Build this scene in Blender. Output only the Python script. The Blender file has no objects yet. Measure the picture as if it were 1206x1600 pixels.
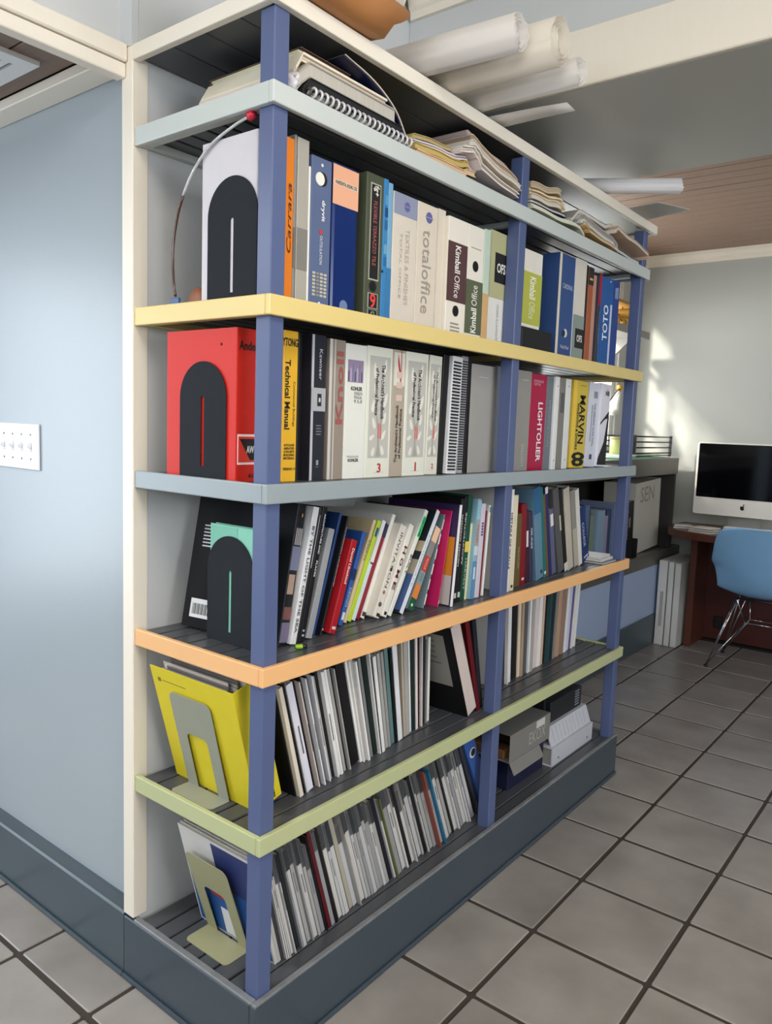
import bpy, bmesh, math, random
import numpy as np
from mathutils import Vector, Matrix

random.seed(7)
SC = bpy.context.scene
COL = SC.collection

# ------------------------------------------------------------------ camera, world, lights
CAM = np.array([1.03928, -0.97043, 1.30641])
ROT = (1.458605, -0.035661, 0.668261)
FPX = 1207.63                      # focal length in pixels of the 1206 x 1600 frame
cam_data = bpy.data.cameras.new('camera')
cam_data.sensor_fit = 'VERTICAL'
cam_data.sensor_height = 36.0
cam_data.lens = FPX / 1600.0 * 36.0
cam_data.clip_start = 0.02
cam = bpy.data.objects.new('camera', cam_data)
cam.location = CAM
cam.rotation_euler = ROT
COL.objects.link(cam)
SC.camera = cam

world = bpy.data.worlds.new('sky')
SC.world = world
world.use_nodes = True
wbg = world.node_tree.nodes['Background']
wbg.inputs['Color'].default_value = (0.80, 0.90, 1.0, 1)
wbg.inputs['Strength'].default_value = 3.0

def area_light(name, loc, target, sx, sy, power, color):
    d = bpy.data.lights.new(name, 'AREA')
    d.shape = 'RECTANGLE'; d.size = sx; d.size_y = sy
    d.energy = power; d.color = color
    o = bpy.data.objects.new(name, d)
    o.location = loc
    o.rotation_euler = (Vector(target) - Vector(loc)).to_track_quat('-Z', 'Y').to_euler()
    COL.objects.link(o)
    return o

# daylight entering by the windows of the room and the hall
area_light('daylight_window_behind', (1.3, -3.20, 1.90), (0.8, 0.0, 1.75), 3.0, 0.95, 36, (0.97, 0.98, 1.0))
area_light('daylight_window_right', (3.95, 0.2, 1.92), (0.0, 0.4, 1.75), 2.6, 0.95, 60, (0.97, 0.98, 1.0))
area_light('daylight_hall', (-2.70, -1.5, 1.20), (-1.0, -0.1, 0.8), 1.1, 1.6, 19, (0.80, 0.90, 1.0))
area_light('hall_floor_fill', (-1.05, -1.05, 1.99), (-1.05, -1.05, 0.0), 0.30, 0.30, 20, (0.96, 0.98, 1.0))  # unseen overhead light added to brighten the hall floor
area_light('daylight_bay', (-1.10, 3.2, 1.75), (0.2, 3.2, 1.2), 1.3, 0.95, 30, (1.0, 0.97, 0.90))
area_light('ceiling_lamp_light', (1.15, -0.55, 2.44), (1.15, -0.55, 0.0), 0.55, 0.55, 20, (1.0, 0.90, 0.78))
sun_d = bpy.data.lights.new('sun', 'SUN')
sun_d.energy = 6.0; sun_d.angle = math.radians(5); sun_d.color = (1.0, 0.93, 0.80)
sun = bpy.data.objects.new('sun', sun_d)
sun.rotation_euler = Vector((0.42, 0.80, -0.46)).to_track_quat('-Z', 'Y').to_euler()
sun.location = (-4, -2, 4)
COL.objects.link(sun)

SC.view_settings.view_transform = 'Standard'
SC.view_settings.look = 'None'
SC.view_settings.gamma = 1.0
SC.view_settings.use_curve_mapping = False
SC.view_settings.exposure = 0.0
SC.cycles.use_denoising = True
SC.cycles.max_bounces = 6
SC.cycles.diffuse_bounces = 4

# ------------------------------------------------------------------ pixel helpers (1206 x 1600 frame)
def _rot(rx, ry, rz):
    c, s = math.cos, math.sin
    X = np.array([[1, 0, 0], [0, c(rx), -s(rx)], [0, s(rx), c(rx)]])
    Y = np.array([[c(ry), 0, s(ry)], [0, 1, 0], [-s(ry), 0, c(ry)]])
    Z = np.array([[c(rz), -s(rz), 0], [s(rz), c(rz), 0], [0, 0, 1]])
    return Z @ Y @ X
RM = _rot(*ROT)
def _plane(px, py, ax, val):
    d = RM @ np.array([(px - 603) / FPX, -(py - 800) / FPX, -1.0])
    return CAM + d * (val - CAM[ax]) / d[ax]
def on_x(px, py, x): return _plane(px, py, 0, x)
def on_y(px, py, y): return _plane(px, py, 1, y)
def on_z(px, py, z): return _plane(px, py, 2, z)
def y_at(px, x, z):
    """y of the point with given x and z that is seen in pixel column px"""
    k = (px - 603) / FPX
    a, c = RM[:, 0], RM[:, 2]
    w = a + k * c
    return CAM[1] - (w[0] * (x - CAM[0]) + w[2] * (z - CAM[2])) / w[1]

# ------------------------------------------------------------------ materials
def lin(rgb):
    out = []
    for v in rgb[:3]:
        v = v / 255.0
        out.append(v / 12.92 if v <= 0.04045 else ((v + 0.055) / 1.055) ** 2.4)
    return out + [1.0]
MATS = {}
def M(rgb, rough=0.55, vary=0.06, scale=14.0, bump=0.0, bscale=120.0, metal=0.0, coat=0.0, stretch=None, name=None, spec=0.5):
    key = (tuple(rgb), rough, vary, scale, bump, bscale, metal, coat, stretch, name, spec)
    if key in MATS: return MATS[key]
    m = bpy.data.materials.new(name or 'paint_%d_%d_%d' % tuple(int(v) for v in rgb[:3]))
    m.use_nodes = True
    nt = m.node_tree; n = nt.nodes; l = nt.links
    b = n['Principled BSDF']
    b.inputs['Roughness'].default_value = rough
    b.inputs['Metallic'].default_value = metal
    b.inputs['Specular IOR Level'].default_value = spec
    if coat: b.inputs['Coat Weight'].default_value = coat
    c = lin(rgb)
    tc = n.new('ShaderNodeTexCoord')
    src = tc.outputs['Object']
    if stretch:
        mp = n.new('ShaderNodeMapping'); mp.inputs['Scale'].default_value = stretch
        l.new(src, mp.inputs['Vector']); src = mp.outputs['Vector']
    if vary > 0:
        nz = n.new('ShaderNodeTexNoise'); nz.inputs['Scale'].default_value = scale; nz.inputs['Detail'].default_value = 4
        l.new(src, nz.inputs['Vector'])
        mx = n.new('ShaderNodeMix'); mx.data_type = 'RGBA'
        mx.inputs[6].default_value = [v * (1 - vary) for v in c[:3]] + [1]
        mx.inputs[7].default_value = [min(1, v * (1 + vary)) for v in c[:3]] + [1]
        l.new(nz.outputs['Fac'], mx.inputs[0])
        l.new(mx.outputs[2], b.inputs['Base Color'])
    else:
        b.inputs['Base Color'].default_value = c
    if bump > 0:
        bz = n.new('ShaderNodeTexNoise'); bz.inputs['Scale'].default_value = bscale; bz.inputs['Detail'].default_value = 3
        l.new(src, bz.inputs['Vector'])
        bp = n.new('ShaderNodeBump'); bp.inputs['Strength'].default_value = bump; bp.inputs['Distance'].default_value = 0.002
        l.new(bz.outputs['Fac'], bp.inputs['Height'])
        l.new(bp.outputs['Normal'], b.inputs['Normal'])
    MATS[key] = m
    return m
def glass_mat():
    if 'glass' in MATS: return MATS['glass']
    m = bpy.data.materials.new('window_glass'); m.use_nodes = True
    n = m.node_tree.nodes; l = m.node_tree.links
    out = n['Material Output']; n.remove(n['Principled BSDF'])
    t = n.new('ShaderNodeBsdfTransparent'); g = n.new('ShaderNodeBsdfGlossy'); g.inputs['Roughness'].default_value = 0.03
    mx = n.new('ShaderNodeMixShader'); mx.inputs[0].default_value = 0.07
    l.new(t.outputs[0], mx.inputs[1]); l.new(g.outputs[0], mx.inputs[2]); l.new(mx.outputs[0], out.inputs[0])
    MATS['glass'] = m
    return m
def pages_mat(rgb):
    key = ('pages',) + tuple(rgb)
    if key in MATS: return MATS[key]
    m = bpy.data.materials.new('paper_edges'); m.use_nodes = True
    n = m.node_tree.nodes; l = m.node_tree.links
    b = n['Principled BSDF']; b.inputs['Roughness'].default_value = 0.85
    tc = n.new('ShaderNodeTexCoord'); mp = n.new('ShaderNodeMapping'); mp.inputs['Scale'].default_value = (6, 900, 6)
    nz = n.new('ShaderNodeTexNoise'); nz.inputs['Scale'].default_value = 1.0; nz.inputs['Detail'].default_value = 2
    mx = n.new('ShaderNodeMix'); mx.data_type = 'RGBA'
    c = lin(rgb)
    mx.inputs[6].default_value = [v * 0.62 for v in c[:3]] + [1]; mx.inputs[7].default_value = c
    l.new(tc.outputs['Object'], mp.inputs[0]); l.new(mp.outputs[0], nz.inputs['Vector'])
    l.new(nz.outputs['Fac'], mx.inputs[0]); l.new(mx.outputs[2], b.inputs['Base Color'])
    MATS[key] = m
    return m

# ------------------------------------------------------------------ mesh helpers
def mesh(name, verts, faces):
    me = bpy.data.meshes.new(name)
    me.from_pydata([tuple(float(c) for c in v) for v in verts], [], faces)
    me.update()
    return me
def fix(me, smooth=False):
    bm = bmesh.new(); bm.from_mesh(me)
    bmesh.ops.recalc_face_normals(bm, faces=bm.faces)
    if smooth:
        for f in bm.faces: f.smooth = True
    bm.to_mesh(me); bm.free()
    return me
def link(name, me, mat, parent=None, loc=(0, 0, 0), rot=(0, 0, 0), scale=(1, 1, 1)):
    o = bpy.data.objects.new(name, me)
    if me is not None and mat is not None and not me.materials: me.materials.append(mat)
    o.location = loc; o.rotation_euler = rot; o.scale = scale
    if parent: o.parent = parent
    COL.objects.link(o)
    if me is not None and mat is not None and me.materials[0] != mat:
        o.material_slots[0].link = 'OBJECT'; o.material_slots[0].material = mat
    return o
def tag(o, label, cat, group=None):
    o['label'] = label; o['category'] = cat
    if group: o['group'] = group
    return o
def struct(o, label=None):
    o['kind'] = 'structure'
    if label: o['label'] = label
    return o
def thing(name, label, cat, loc=(0, 0, 0), rot=(0, 0, 0), group=None):
    o = bpy.data.objects.new(name, None)
    o.empty_display_size = 0.05
    o.location = loc; o.rotation_euler = rot
    COL.objects.link(o)
    return tag(o, label, cat, group)
def box_me(x0, x1, y0, y1, z0, z1, bev=0.0, seg=1):
    bm = bmesh.new()
    bmesh.ops.create_cube(bm, size=1.0)
    for v in bm.verts:
        v.co = ((x0 + x1) / 2 + v.co.x * (x1 - x0), (y0 + y1) / 2 + v.co.y * (y1 - y0), (z0 + z1) / 2 + v.co.z * (z1 - z0))
    if bev > 0:
        bmesh.ops.bevel(bm, geom=list(bm.edges), offset=bev, segments=seg, affect='EDGES', profile=0.5)
    me = bpy.data.meshes.new('box'); bm.to_mesh(me); bm.free()
    return me
def box(name, x0, x1, y0, y1, z0, z1, mat, parent=None, bev=0.0, seg=1):
    return link(name, box_me(x0, x1, y0, y1, z0, z1, bev, seg), mat, parent)
def prism(pts, a0, a1, axis):
    """extrude a closed 2-D outline along an axis; pts are (u, v): axis x -> (y, z), y -> (x, z), z -> (x, y)"""
    def P(u, v, a):
        return (a, u, v) if axis == 'x' else (u, a, v) if axis == 'y' else (u, v, a)
    n = len(pts)
    vs = [P(u, v, a0) for u, v in pts] + [P(u, v, a1) for u, v in pts]
    fs = [tuple(range(n)), tuple(range(2 * n - 1, n - 1, -1))] + [(i, (i + 1) % n, n + (i + 1) % n, n + i) for i in range(n)]
    return fix(mesh('prism', vs, fs))
def ring_prism(outer, inner, a0, a1, axis):
    """outline with a hole; both loops must have equal length"""
    def P(u, v, a):
        return (a, u, v) if axis == 'x' else (u, a, v) if axis == 'y' else (u, v, a)
    n = len(outer)
    vs = [P(*p, a0) for p in outer] + [P(*p, a0) for p in inner] + [P(*p, a1) for p in outer] + [P(*p, a1) for p in inner]
    fs = []
    for i in range(n):
        j = (i + 1) % n
        fs += [(i, j, n + j, n + i), (2 * n + i, 3 * n + i, 3 * n + j, 2 * n + j), (i, 2 * n + i, 2 * n + j, j), (n + i, n + j, 3 * n + j, 3 * n + i)]
    return fix(mesh('ring', vs, fs))
def tube_me(pts, r, n=8, cap=True):
    pts = [Vector(p) for p in pts]
    rs = r if isinstance(r, (list, tuple)) else [r] * len(pts)
    vs, fs = [], []
    prev = None
    for i, p in enumerate(pts):
        d = (pts[min(i + 1, len(pts) - 1)] - pts[max(i - 1, 0)]).normalized()
        if prev is None:
            u = d.orthogonal().normalized()
        else:
            u = (prev - d * prev.dot(d)).normalized()
        prev = u
        w = d.cross(u)
        for k in range(n):
            a = 2 * math.pi * k / n
            vs.append(p + (u * math.cos(a) + w * math.sin(a)) * rs[i])
    for i in range(len(pts) - 1):
        for k in range(n):
            k2 = (k + 1) % n
            fs.append((i * n + k, i * n + k2, (i + 1) * n + k2, (i + 1) * n + k))
    if cap:
        fs.append(tuple(range(n - 1, -1, -1))); fs.append(tuple(range((len(pts) - 1) * n, len(pts) * n)))
    return fix(mesh('tube', vs, fs), smooth=True)
def tube(name, pts, r, mat, parent=None, n=8): return link(name, tube_me(pts, r, n), mat, parent)
def join_me(list_):
    bm = bmesh.new()
    for me in list_:
        bm.from_mesh(me)
    me = bpy.data.meshes.new('joined'); bm.to_mesh(me); bm.free()
    return me
def arc(cx, cy, r, a0, a1, n):
    return [(cx + r * math.cos(math.radians(a0 + (a1 - a0) * i / n)), cy + r * math.sin(math.radians(a0 + (a1 - a0) * i / n))) for i in range(n + 1)]
def smooth_pts(pts, n=6):
    """Catmull-Rom through the points"""
    P = [np.array(p, float) for p in pts]
    P = [2 * P[0] - P[1]] + P + [2 * P[-1] - P[-2]]
    out = []
    for i in range(1, len(P) - 2):
        for k in range(n):
            t = k / n
            a, b, c, d = P[i - 1], P[i], P[i + 1], P[i + 2]
            out.append(0.5 * (2 * b + (c - a) * t + (2 * a - 5 * b + 4 * c - d) * t * t + (3 * b - a - 3 * c + d) * t ** 3))
    out.append(P[-2])
    return out

TEXTS = {}
def text_me(s, bold=False, shear=0.0):
    key = (s, bold, shear)
    if key in TEXTS: return TEXTS[key]
    cu = bpy.data.curves.new('lettering', 'FONT')
    cu.body = s; cu.size = 1.0; cu.resolution_u = 2; cu.shear = shear
    if bold: cu.offset = 0.022
    to = bpy.data.objects.new('lettering_tmp', cu)
    me = bpy.data.meshes.new_from_object(to)
    bpy.data.objects.remove(to)
    xs = [v.co.x for v in me.vertices]; ys = [v.co.y for v in me.vertices]
    x0, x1, y0, y1 = min(xs), max(xs), min(ys), max(ys)
    for v in me.vertices:
        v.co = ((v.co.x - x0) / (x1 - x0) - .5, (v.co.y - y0) / (y1 - y0) - .5, 0)
    TEXTS[key] = me
    return me
# rotation of lettering that lies on a face towards +X: D reads downwards, U upwards, H across
def _basis(adv, up):
    a, u = Vector(adv), Vector(up)
    m = Matrix.Identity(3); m.col[0] = a; m.col[1] = u; m.col[2] = a.cross(u)
    return m.to_euler()
ROTS = {'D': _basis((0, 0, -1), (0, 1, 0)), 'U': _basis((0, 0, 1), (0, -1, 0)), 'H': _basis((0, 1, 0), (0, 0, 1)), 'F': _basis((0, -1, 0), (0, 0, -1)),
        'SIDE': _basis((1, 0, 0), (0, 0, 1))}
def lettering(s, parent, x, y, z, length, height, mode, rgb, bold=False, name='lettering', shear=0.0):
    me = text_me(s, bold, shear)
    mat = M(rgb, 0.6, 0.0)
    return link(name, me, mat, parent, (x, y, z), ROTS[mode], (length, height, 1))

# ------------------------------------------------------------------ the room
C_WALL = M((158, 167, 173), 0.30, 0.03, 3.0, 0.10, 260, name='wall_paint_pale_blue')
C_WALLG = M((204, 206, 206), 0.5, 0.03, 3.0, 0.10, 260, name='wall_paint_grey')
C_LOW = M((168, 186, 216), 0.4, 0.03, 3.0, 0.10, 260, name='wall_paint_low')
C_FAR = M((178, 180, 174), 0.5, 0.03, 2.0, 0.08, 200, name='wall_paint_far')
C_CREAM = M((238, 229, 213), 0.4, 0.02, 5.0, 0.0, 60, name='trim_cream', stretch=(30, 30, 3))
C_BASE = M((68, 81, 88), 0.34, 0.06, 6.0, 0.08, 80, name='baseboard_slate')
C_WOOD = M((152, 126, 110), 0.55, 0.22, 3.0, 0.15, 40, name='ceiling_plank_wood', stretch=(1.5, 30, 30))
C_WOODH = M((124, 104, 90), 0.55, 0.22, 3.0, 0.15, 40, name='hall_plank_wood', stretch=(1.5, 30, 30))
C_SOFF = M((182, 182, 175), 0.28, 0.04, 2.0, name='soffit_gloss_grey')
C_CEIL = M((222, 216, 204), 0.7, 0.02, name='ceiling_paint')

# floor: grout bed with single tiles
GR = M((62, 54, 47), 0.9, 0.25, 40, 0.4, 200, name='grout')
floor = struct(box('floor', -2.9, 4.1, -3.4, 4.4, -0.06, -0.0035, GR), 'dark grout bed under the square floor tiles')
def tile_mat():
    m = bpy.data.materials.new('floor_tile_glaze'); m.use_nodes = True
    n = m.node_tree.nodes; l = m.node_tree.links; b = n['Principled BSDF']
    tc = n.new('ShaderNodeTexCoord'); oi = n.new('ShaderNodeObjectInfo')
    ad = n.new('ShaderNodeVectorMath'); ad.operation = 'ADD'
    sc = n.new('ShaderNodeVectorMath'); sc.operation = 'SCALE'; sc.inputs['Scale'].default_value = 37.0
    l.new(oi.outputs['Location'], sc.inputs[0]); l.new(tc.outputs['Object'], ad.inputs[0]); l.new(sc.outputs[0], ad.inputs[1])
    nz = n.new('ShaderNodeTexNoise'); nz.inputs['Scale'].default_value = 5; nz.inputs['Detail'].default_value = 6
    l.new(ad.outputs[0], nz.inputs['Vector'])
    cr = n.new('ShaderNodeValToRGB')
    cr.color_ramp.elements[0].position = 0.25; cr.color_ramp.elements[0].color = lin((130, 124, 118))
    cr.color_ramp.elements[1].position = 0.75; cr.color_ramp.elements[1].color = lin((162, 156, 150))
    l.new(nz.outputs['Fac'], cr.inputs[0])
    hs = n.new('ShaderNodeHueSaturation')
    mr = n.new('ShaderNodeMapRange'); mr.inputs['To Min'].default_value = 0.92; mr.inputs['To Max'].default_value = 1.06
    l.new(oi.outputs['Random'], mr.inputs['Value']); l.new(mr.outputs[0], hs.inputs['Value'])
    l.new(cr.outputs[0], hs.inputs['Color']); l.new(hs.outputs[0], b.inputs['Base Color'])
    b.inputs['Roughness'].default_value = 0.30
    bz = n.new('ShaderNodeTexNoise'); bz.inputs['Scale'].default_value = 9
    l.new(ad.outputs[0], bz.inputs['Vector'])
    bp = n.new('ShaderNodeBump'); bp.inputs['Strength'].default_value = 0.25; bp.inputs['Distance'].default_value = 0.003
    l.new(bz.outputs['Fac'], bp.inputs['Height']); l.new(bp.outputs[0], b.inputs['Normal'])
    return m
TM = tile_mat()
def tile_me():
    bm = bmesh.new(); bmesh.ops.create_cube(bm, size=1.0)
    for v in bm.verts: v.co = (v.co.x * 0.2915, v.co.y * 0.2915, v.co.z * 0.006 - 0.003)
    vert = [e for e in bm.edges if abs(e.verts[0].co.z - e.verts[1].co.z) > 0.003]
    bmesh.ops.bevel(bm, geom=vert, offset=0.004, segments=1, affect='EDGES')
    top = [e for e in bm.edges if e.verts[0].co.z > -1e-5 and e.verts[1].co.z > -1e-5]
    bmesh.ops.bevel(bm, geom=top, offset=0.0022, segments=1, affect='EDGES')
    me = bpy.data.meshes.new('tile'); bm.to_mesh(me); bm.free(); me.materials.append(TM)
    return me
tme = tile_me()
cells = []
for ix in range(-9, 13):
    for iy in range(-12, 13):
        cx = 0.203 + 0.303 * (ix - .5); cy = 0.484 + 0.305 * (iy - .5)
        if cx < -0.30 and cy > 0.3: 
            if cx < -0.56 or cy < 1.7: continue
        if -0.30 < cx < -0.12 and 0.3 < cy < 1.6: continue
        if cx < -2.7 or cx > 3.95 or cy < -3.2 or cy > 4.3: continue
        d = Vector((cx, cy, 0)) - Vector(CAM)
        ahead = (Vector(RM[:, 2]) * -1).dot(d) > 0.15
        cells.append((0 if ahead else 1, d.length, cx, cy))
cells.sort()
r = random.uniform
for _, _, cx, cy in cells[:295]:
    link('tile', tme, None, floor, (cx + r(-.0012, .0012), cy + r(-.0012, .0012), r(-.0008, .0004)), (r(-.002, .002), r(-.002, .002), r(-.004, .004)))
rest = []
for _, _, cx, cy in cells[295:]:
    q = tme.copy(); q.transform(Matrix.Translation((cx, cy, 0))); rest.append(q)
if rest:
    tf = link('tile_field', join_me(rest), TM, floor); tf['kind'] = 'stuff'
print('tiles', len(cells))

# walls around the book shelf
struct(box('wall_back', -0.4445, -0.412, 0.012, 1.86, 0, 2.60, C_WALLG), 'pale grey wall behind the book shelf')
struct(box('wall_left', -2.85, -0.445, 0.012, 0.16, 0, 2.60, C_WALL), 'pale blue hall wall with the light switches')
struct(box('wall_header', -0.555, -0.452, -3.4, 0.011, 2.056, 2.60, C_WALLG), 'grey wall above the hall opening')
struct(box('wall_header_pier', -0.452, -0.4125, -0.004, 0.0115, 2.0515, 2.60, C_WALLG))
# corner casing beside the shelf
struct(box('trim_1', -0.449, -0.4105, -0.004, 0.034, 0.1605, 2.0515, C_CREAM, bev=0.002), 'cream vertical corner casing at the end of the hall wall')
# header beam over the hall opening
hb = struct(box('trim_2', -0.462, -0.432, -3.4, -0.0045, 1.992, 2.020, C_CREAM, bev=0.002), 'cream header beam over the hall opening')
struct(box('trim_3', -0.462, -0.425, -3.4, -0.0045, 2.0215, 2.056, C_CREAM, bev=0.003), 'cream upper fascia of the hall header')
struct(box('trim_4', -2.85, -0.4495, -0.046, 0.0115, 2.010, 2.0325, C_CREAM, bev=0.002), 'cream moulding along the top of the hall wall')
# hall ceiling of planks
hall_c = struct(box('ceiling_hall', -2.85, -0.4625, -3.4, 0.0115, 2.046, 2.0555, M((60, 48, 40), .8)), 'board backing of the hall ceiling')
for k in range(24):
    y1 = -0.047 - k * 0.112
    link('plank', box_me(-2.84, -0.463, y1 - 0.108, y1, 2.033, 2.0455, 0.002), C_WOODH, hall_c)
# ceiling grille in the hall
vent = thing('ceiling_vent', 'white metal ceiling grille in the plank ceiling of the hall', 'vent', (-0.76, -0.25, 2.0328))
C_VENT = M((225, 226, 226), 0.4, 0.02)
link('frame', ring_prism([(-.155, -.155), (.155, -.155), (.155, .155), (-.155, .155)], [(-.118, -.118), (.118, -.118), (.118, .118), (-.118, .118)], -0.010, 0.0, 'z'), C_VENT, vent)
link('backing', box_me(-.118, .118, -.118, .118, -0.0035, -0.0005), M((25, 26, 28), .8), vent)
for k in range(9):
    y = -0.104 + k * 0.026
    link('slat', box_me(-.118, .118, y - .008, y + .006, -0.0095, -0.0045), C_VENT, vent)

# baseboards
def baseboard_prof(face, top, sgn):
    return [(face, 0), (face, top - .035), (face + sgn * .004, top - .030), (face + sgn * .006, top), (face + sgn * .0155, top), (face + sgn * .0155, 0)]
struct(link('baseboard_left', prism(baseboard_prof(-0.0035, 0.19, 1), -2.85, -0.4495, 'x'), C_BASE), 'slate blue baseboard along the hall wall')
struct(box('trim_5', -2.85, -0.4495, -0.011, -0.0038, 0.0, 0.013, C_BASE, bev=0.004, seg=2), 'shoe moulding of the hall baseboard')

# high ceiling, crown, header beam, soffit
struct(box('ceiling', -0.46, 4.1, -3.4, 0.94, 2.545, 2.60, C_CEIL), 'off white ceiling of the main room')
crown = [(0, 0), (0, .020), (.006, .024), (.010, .045), (.030, .066), (.034, .080), (.05, .084), (.05, .09), (-.0005, .09)]
def crown_x(y_face, z0, x0, x1, sgn, name):
    return struct(link(name, prism([(y_face - sgn * u, z0 + v) for u, v in [(0, 0), (.012, 0), (.014, .02), (.022, .028), (.030, .05), (.052, .066), (.056, .085), (0, .085)]], x0, x1, 'x'), C_CREAM), 'cream crown moulding')
def crown_y(x_face, z0, y0, y1, name):
    return struct(link(name, prism([(x_face + u, z0 + v) for u, v in [(0, 0), (.012, 0), (.014, .02), (.022, .028), (.030, .05), (.052, .066), (.056, .085), (0, .085)]], y0, y1, 'y'), C_CREAM), 'cream crown moulding')
crown_x(0.9115, 2.460, -0.40, 4.0, 1, 'trim_6')
crown_y(-0.4115, 2.460, 0.012, 0.86, 'trim_7')
struct(box('wall_beam', -0.411, 4.0, 0.912, 1.02, 2.296, 2.545, C_WALLG), 'grey wall above the cream beam')
struct(box('trim_8', -0.411, 4.0, 0.896, 0.9115, 2.1575, 2.2945, C_CREAM, bev=0.003), 'cream beam across the room')
struct(box('ceiling_soffit', -0.411, 4.0, 0.912, 1.64, 2.157, 2.2955, C_SOFF), 'glossy grey lowered soffit')
far_c = struct(box('ceiling_planks', -1.10, 4.05, 1.641, 4.40, 2.485, 2.55, M((70, 56, 48), .8)), 'board backing of the plank ceiling')
for k in range(29):
    y0 = 1.642 + k * 0.0905
    if y0 + .087 > 4.248: break
    link('plank', box_me(-0.968, 4.0, y0, y0 + .087, 2.466 + random.uniform(-.0008, .0008), 2.4845, 0.0025), C_WOOD, far_c)

# far wall and the window bay
YF = 4.25
struct(box('wall_far', -1.12, 4.1, YF, YF + .15, 0, 2.484, C_FAR), 'pale grey green wall behind the desk')
crown_x(YF - .0005, 2.405, -0.968, 4.0, 1, 'trim_9').scale = (1, 1, 1)
XB = -0.97
bay = [(1.862, 2.55, 0, 2.48), (4.02, 4.2495, 0, 2.48), (2.55, 4.02, 0, 1.18), (2.55, 4.02, 2.30, 2.48)]
bw = struct(link('wall_bay', join_me([box_me(XB - .14, XB, a, b, c, d) for a, b, c, d in bay]), C_FAR), 'outer wall of the window bay')
struct(box('wall_bay_end', -1.11, -0.5555, 1.700, 1.8615, 0, 2.484, C_WALLG))
win = thing('window_1', 'white framed bay window with small panes above the counter', 'window')
win['kind'] = 'structure'
C_WH = M((238, 236, 228), 0.4, 0.02)
link('window_frame', ring_prism([(2.551, 1.181), (4.019, 1.181), (4.019, 2.299), (2.551, 2.299)], [(2.60, 1.23), (3.97, 1.23), (3.97, 2.25), (2.60, 2.25)], XB - .09, XB - .02, 'x'), C_WH, win)
for yy in (2.94, 3.28, 3.62):
    link('muntin', box_me(XB - .065, XB - .045, yy - .012, yy + .012, 1.23, 2.25), C_WH, win)
for zz in (1.57, 1.91):
    link('muntin', box_me(XB - .064, XB - .046, 2.60, 3.97, zz - .012, zz + .012), C_WH, win)
for i in range(4):
    for j in range(3):
        link('pane', box_me(XB - .057, XB - .053, 2.60 + i * .3425 + .004, 2.60 + (i + 1) * .3425 - .004, 1.23 + j * .34 + .004, 1.23 + (j + 1) * .34 - .004), glass_mat(), win)
# low wall below the counter with its baseboard
struct(box('wall_low', -0.70, -0.56, 1.8620, YF - .0005, 0, 0.5005, C_LOW), 'pale blue low wall below the built-in shelf')
struct(box('baseboard_low', -0.5595, -0.545, 1.8620, YF - .0005, 0, 0.19, C_BASE, bev=0.003), 'slate baseboard of the low wall')

# closing walls, out of view, with the windows that light the room
struct(link('wall_rear', join_me([box_me(a, b, -3.4, -3.25, c, d) for a, b, c, d in [(-2.9, -0.25, 0, 2.6), (2.85, 4.1, 0, 2.6), (-0.25, 2.85, 0, 1.40), (-0.25, 2.85, 2.40, 2.6)]]), C_WALL), 'rear wall with a wide window')
struct(link('wall_right', join_me([box_me(4.0, 4.15, a, b, c, d) for a, b, c, d in [(-3.4, -1.15, 0, 2.6), (1.55, 4.4, 0, 2.6), (-1.15, 1.55, 0, 1.42), (-1.15, 1.55, 2.42, 2.6)]]), C_WALL), 'right wall with a wide window')
struct(link('wall_hall_end', join_me([box_me(-2.9, -2.75, a, b, c, d) for a, b, c, d in [(-3.4, -2.1, 0, 2.1), (-0.9, 0.16, 0, 2.1), (-2.1, -0.9, 2.05, 2.1), (-2.1, -0.9, 0, 0.4)]]), C_WALL), 'end wall of the hall with a doorway')
hl = thing('added_hall_lamp', 'added square lamp housing, out of view, in the plank ceiling of the hall', 'lamp', (-1.05, -1.05, 2.0328))  # housing added out of view for the extra hall floor light
link('housing', box_me(-.17, .17, -.17, .17, -.035, -.0005, .004), M((230, 230, 230), .5, 0), hl)
cl = thing('ceiling_lamp', 'round opal ceiling lamp above the room', 'lamp', (1.15, -0.55, 2.545))
link('rim', fix(mesh('rim', *(lambda p: ([v for v in p], [tuple(range(24)), tuple(range(47, 23, -1))] + [(i, (i + 1) % 24, 24 + (i + 1) % 24, 24 + i) for i in range(24)]))([(0.30 * math.cos(2 * math.pi * k / 24), 0.30 * math.sin(2 * math.pi * k / 24), z) for z in (-.025, -.0005) for k in range(24)]))), M((220, 216, 208), .4), cl)

# ------------------------------------------------------------------ the book shelf
LEN = 1.846; DEP = 0.41
LV = {'plinth': 0.160, 'green': 0.504, 'orange': 0.842, 'gray': 1.190, 'yellow': 1.532, 'blue': 1.893}
LIP = 0.004
Z = {k: v - LIP + 0.0004 for k, v in LV.items()}          # where things stand on the slats
C_POST = M((83, 96, 135), 0.42, 0.04, 8, 0.05, 90, name='post_blue')
C_SLAT = M((74, 76, 80), 0.30, 0.10, 10, 0.06, 60, name='slat_dark_grey', stretch=(20, 2, 20))
EDGE = {'blue': (196, 202, 198), 'yellow': (226, 203, 132), 'gray': (150, 160, 164), 'orange': (238, 184, 126), 'green': (186, 191, 144), 'white': (238, 230, 214)}
LABEL = {'blue': 'pale blue grey', 'yellow': 'butter yellow', 'gray': 'blue grey', 'orange': 'soft orange', 'green': 'pale sage green'}
shelf = thing('book_shelf', 'tall open book shelf with blue posts and pastel shelf edges on a slate plinth', 'bookshelf', (0, 0, 0))
POSTS = [(0.0125, 0.049), (0.905, 0.943), (1.796, 1.833)]
PX0, PX1 = -0.0495, -0.0125
for a, b in POSTS:
    link('post', box_me(PX0, PX1, a, b, 0.145, 2.0215, 0.002), C_POST, shelf)
SLATW = 0.0435
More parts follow.
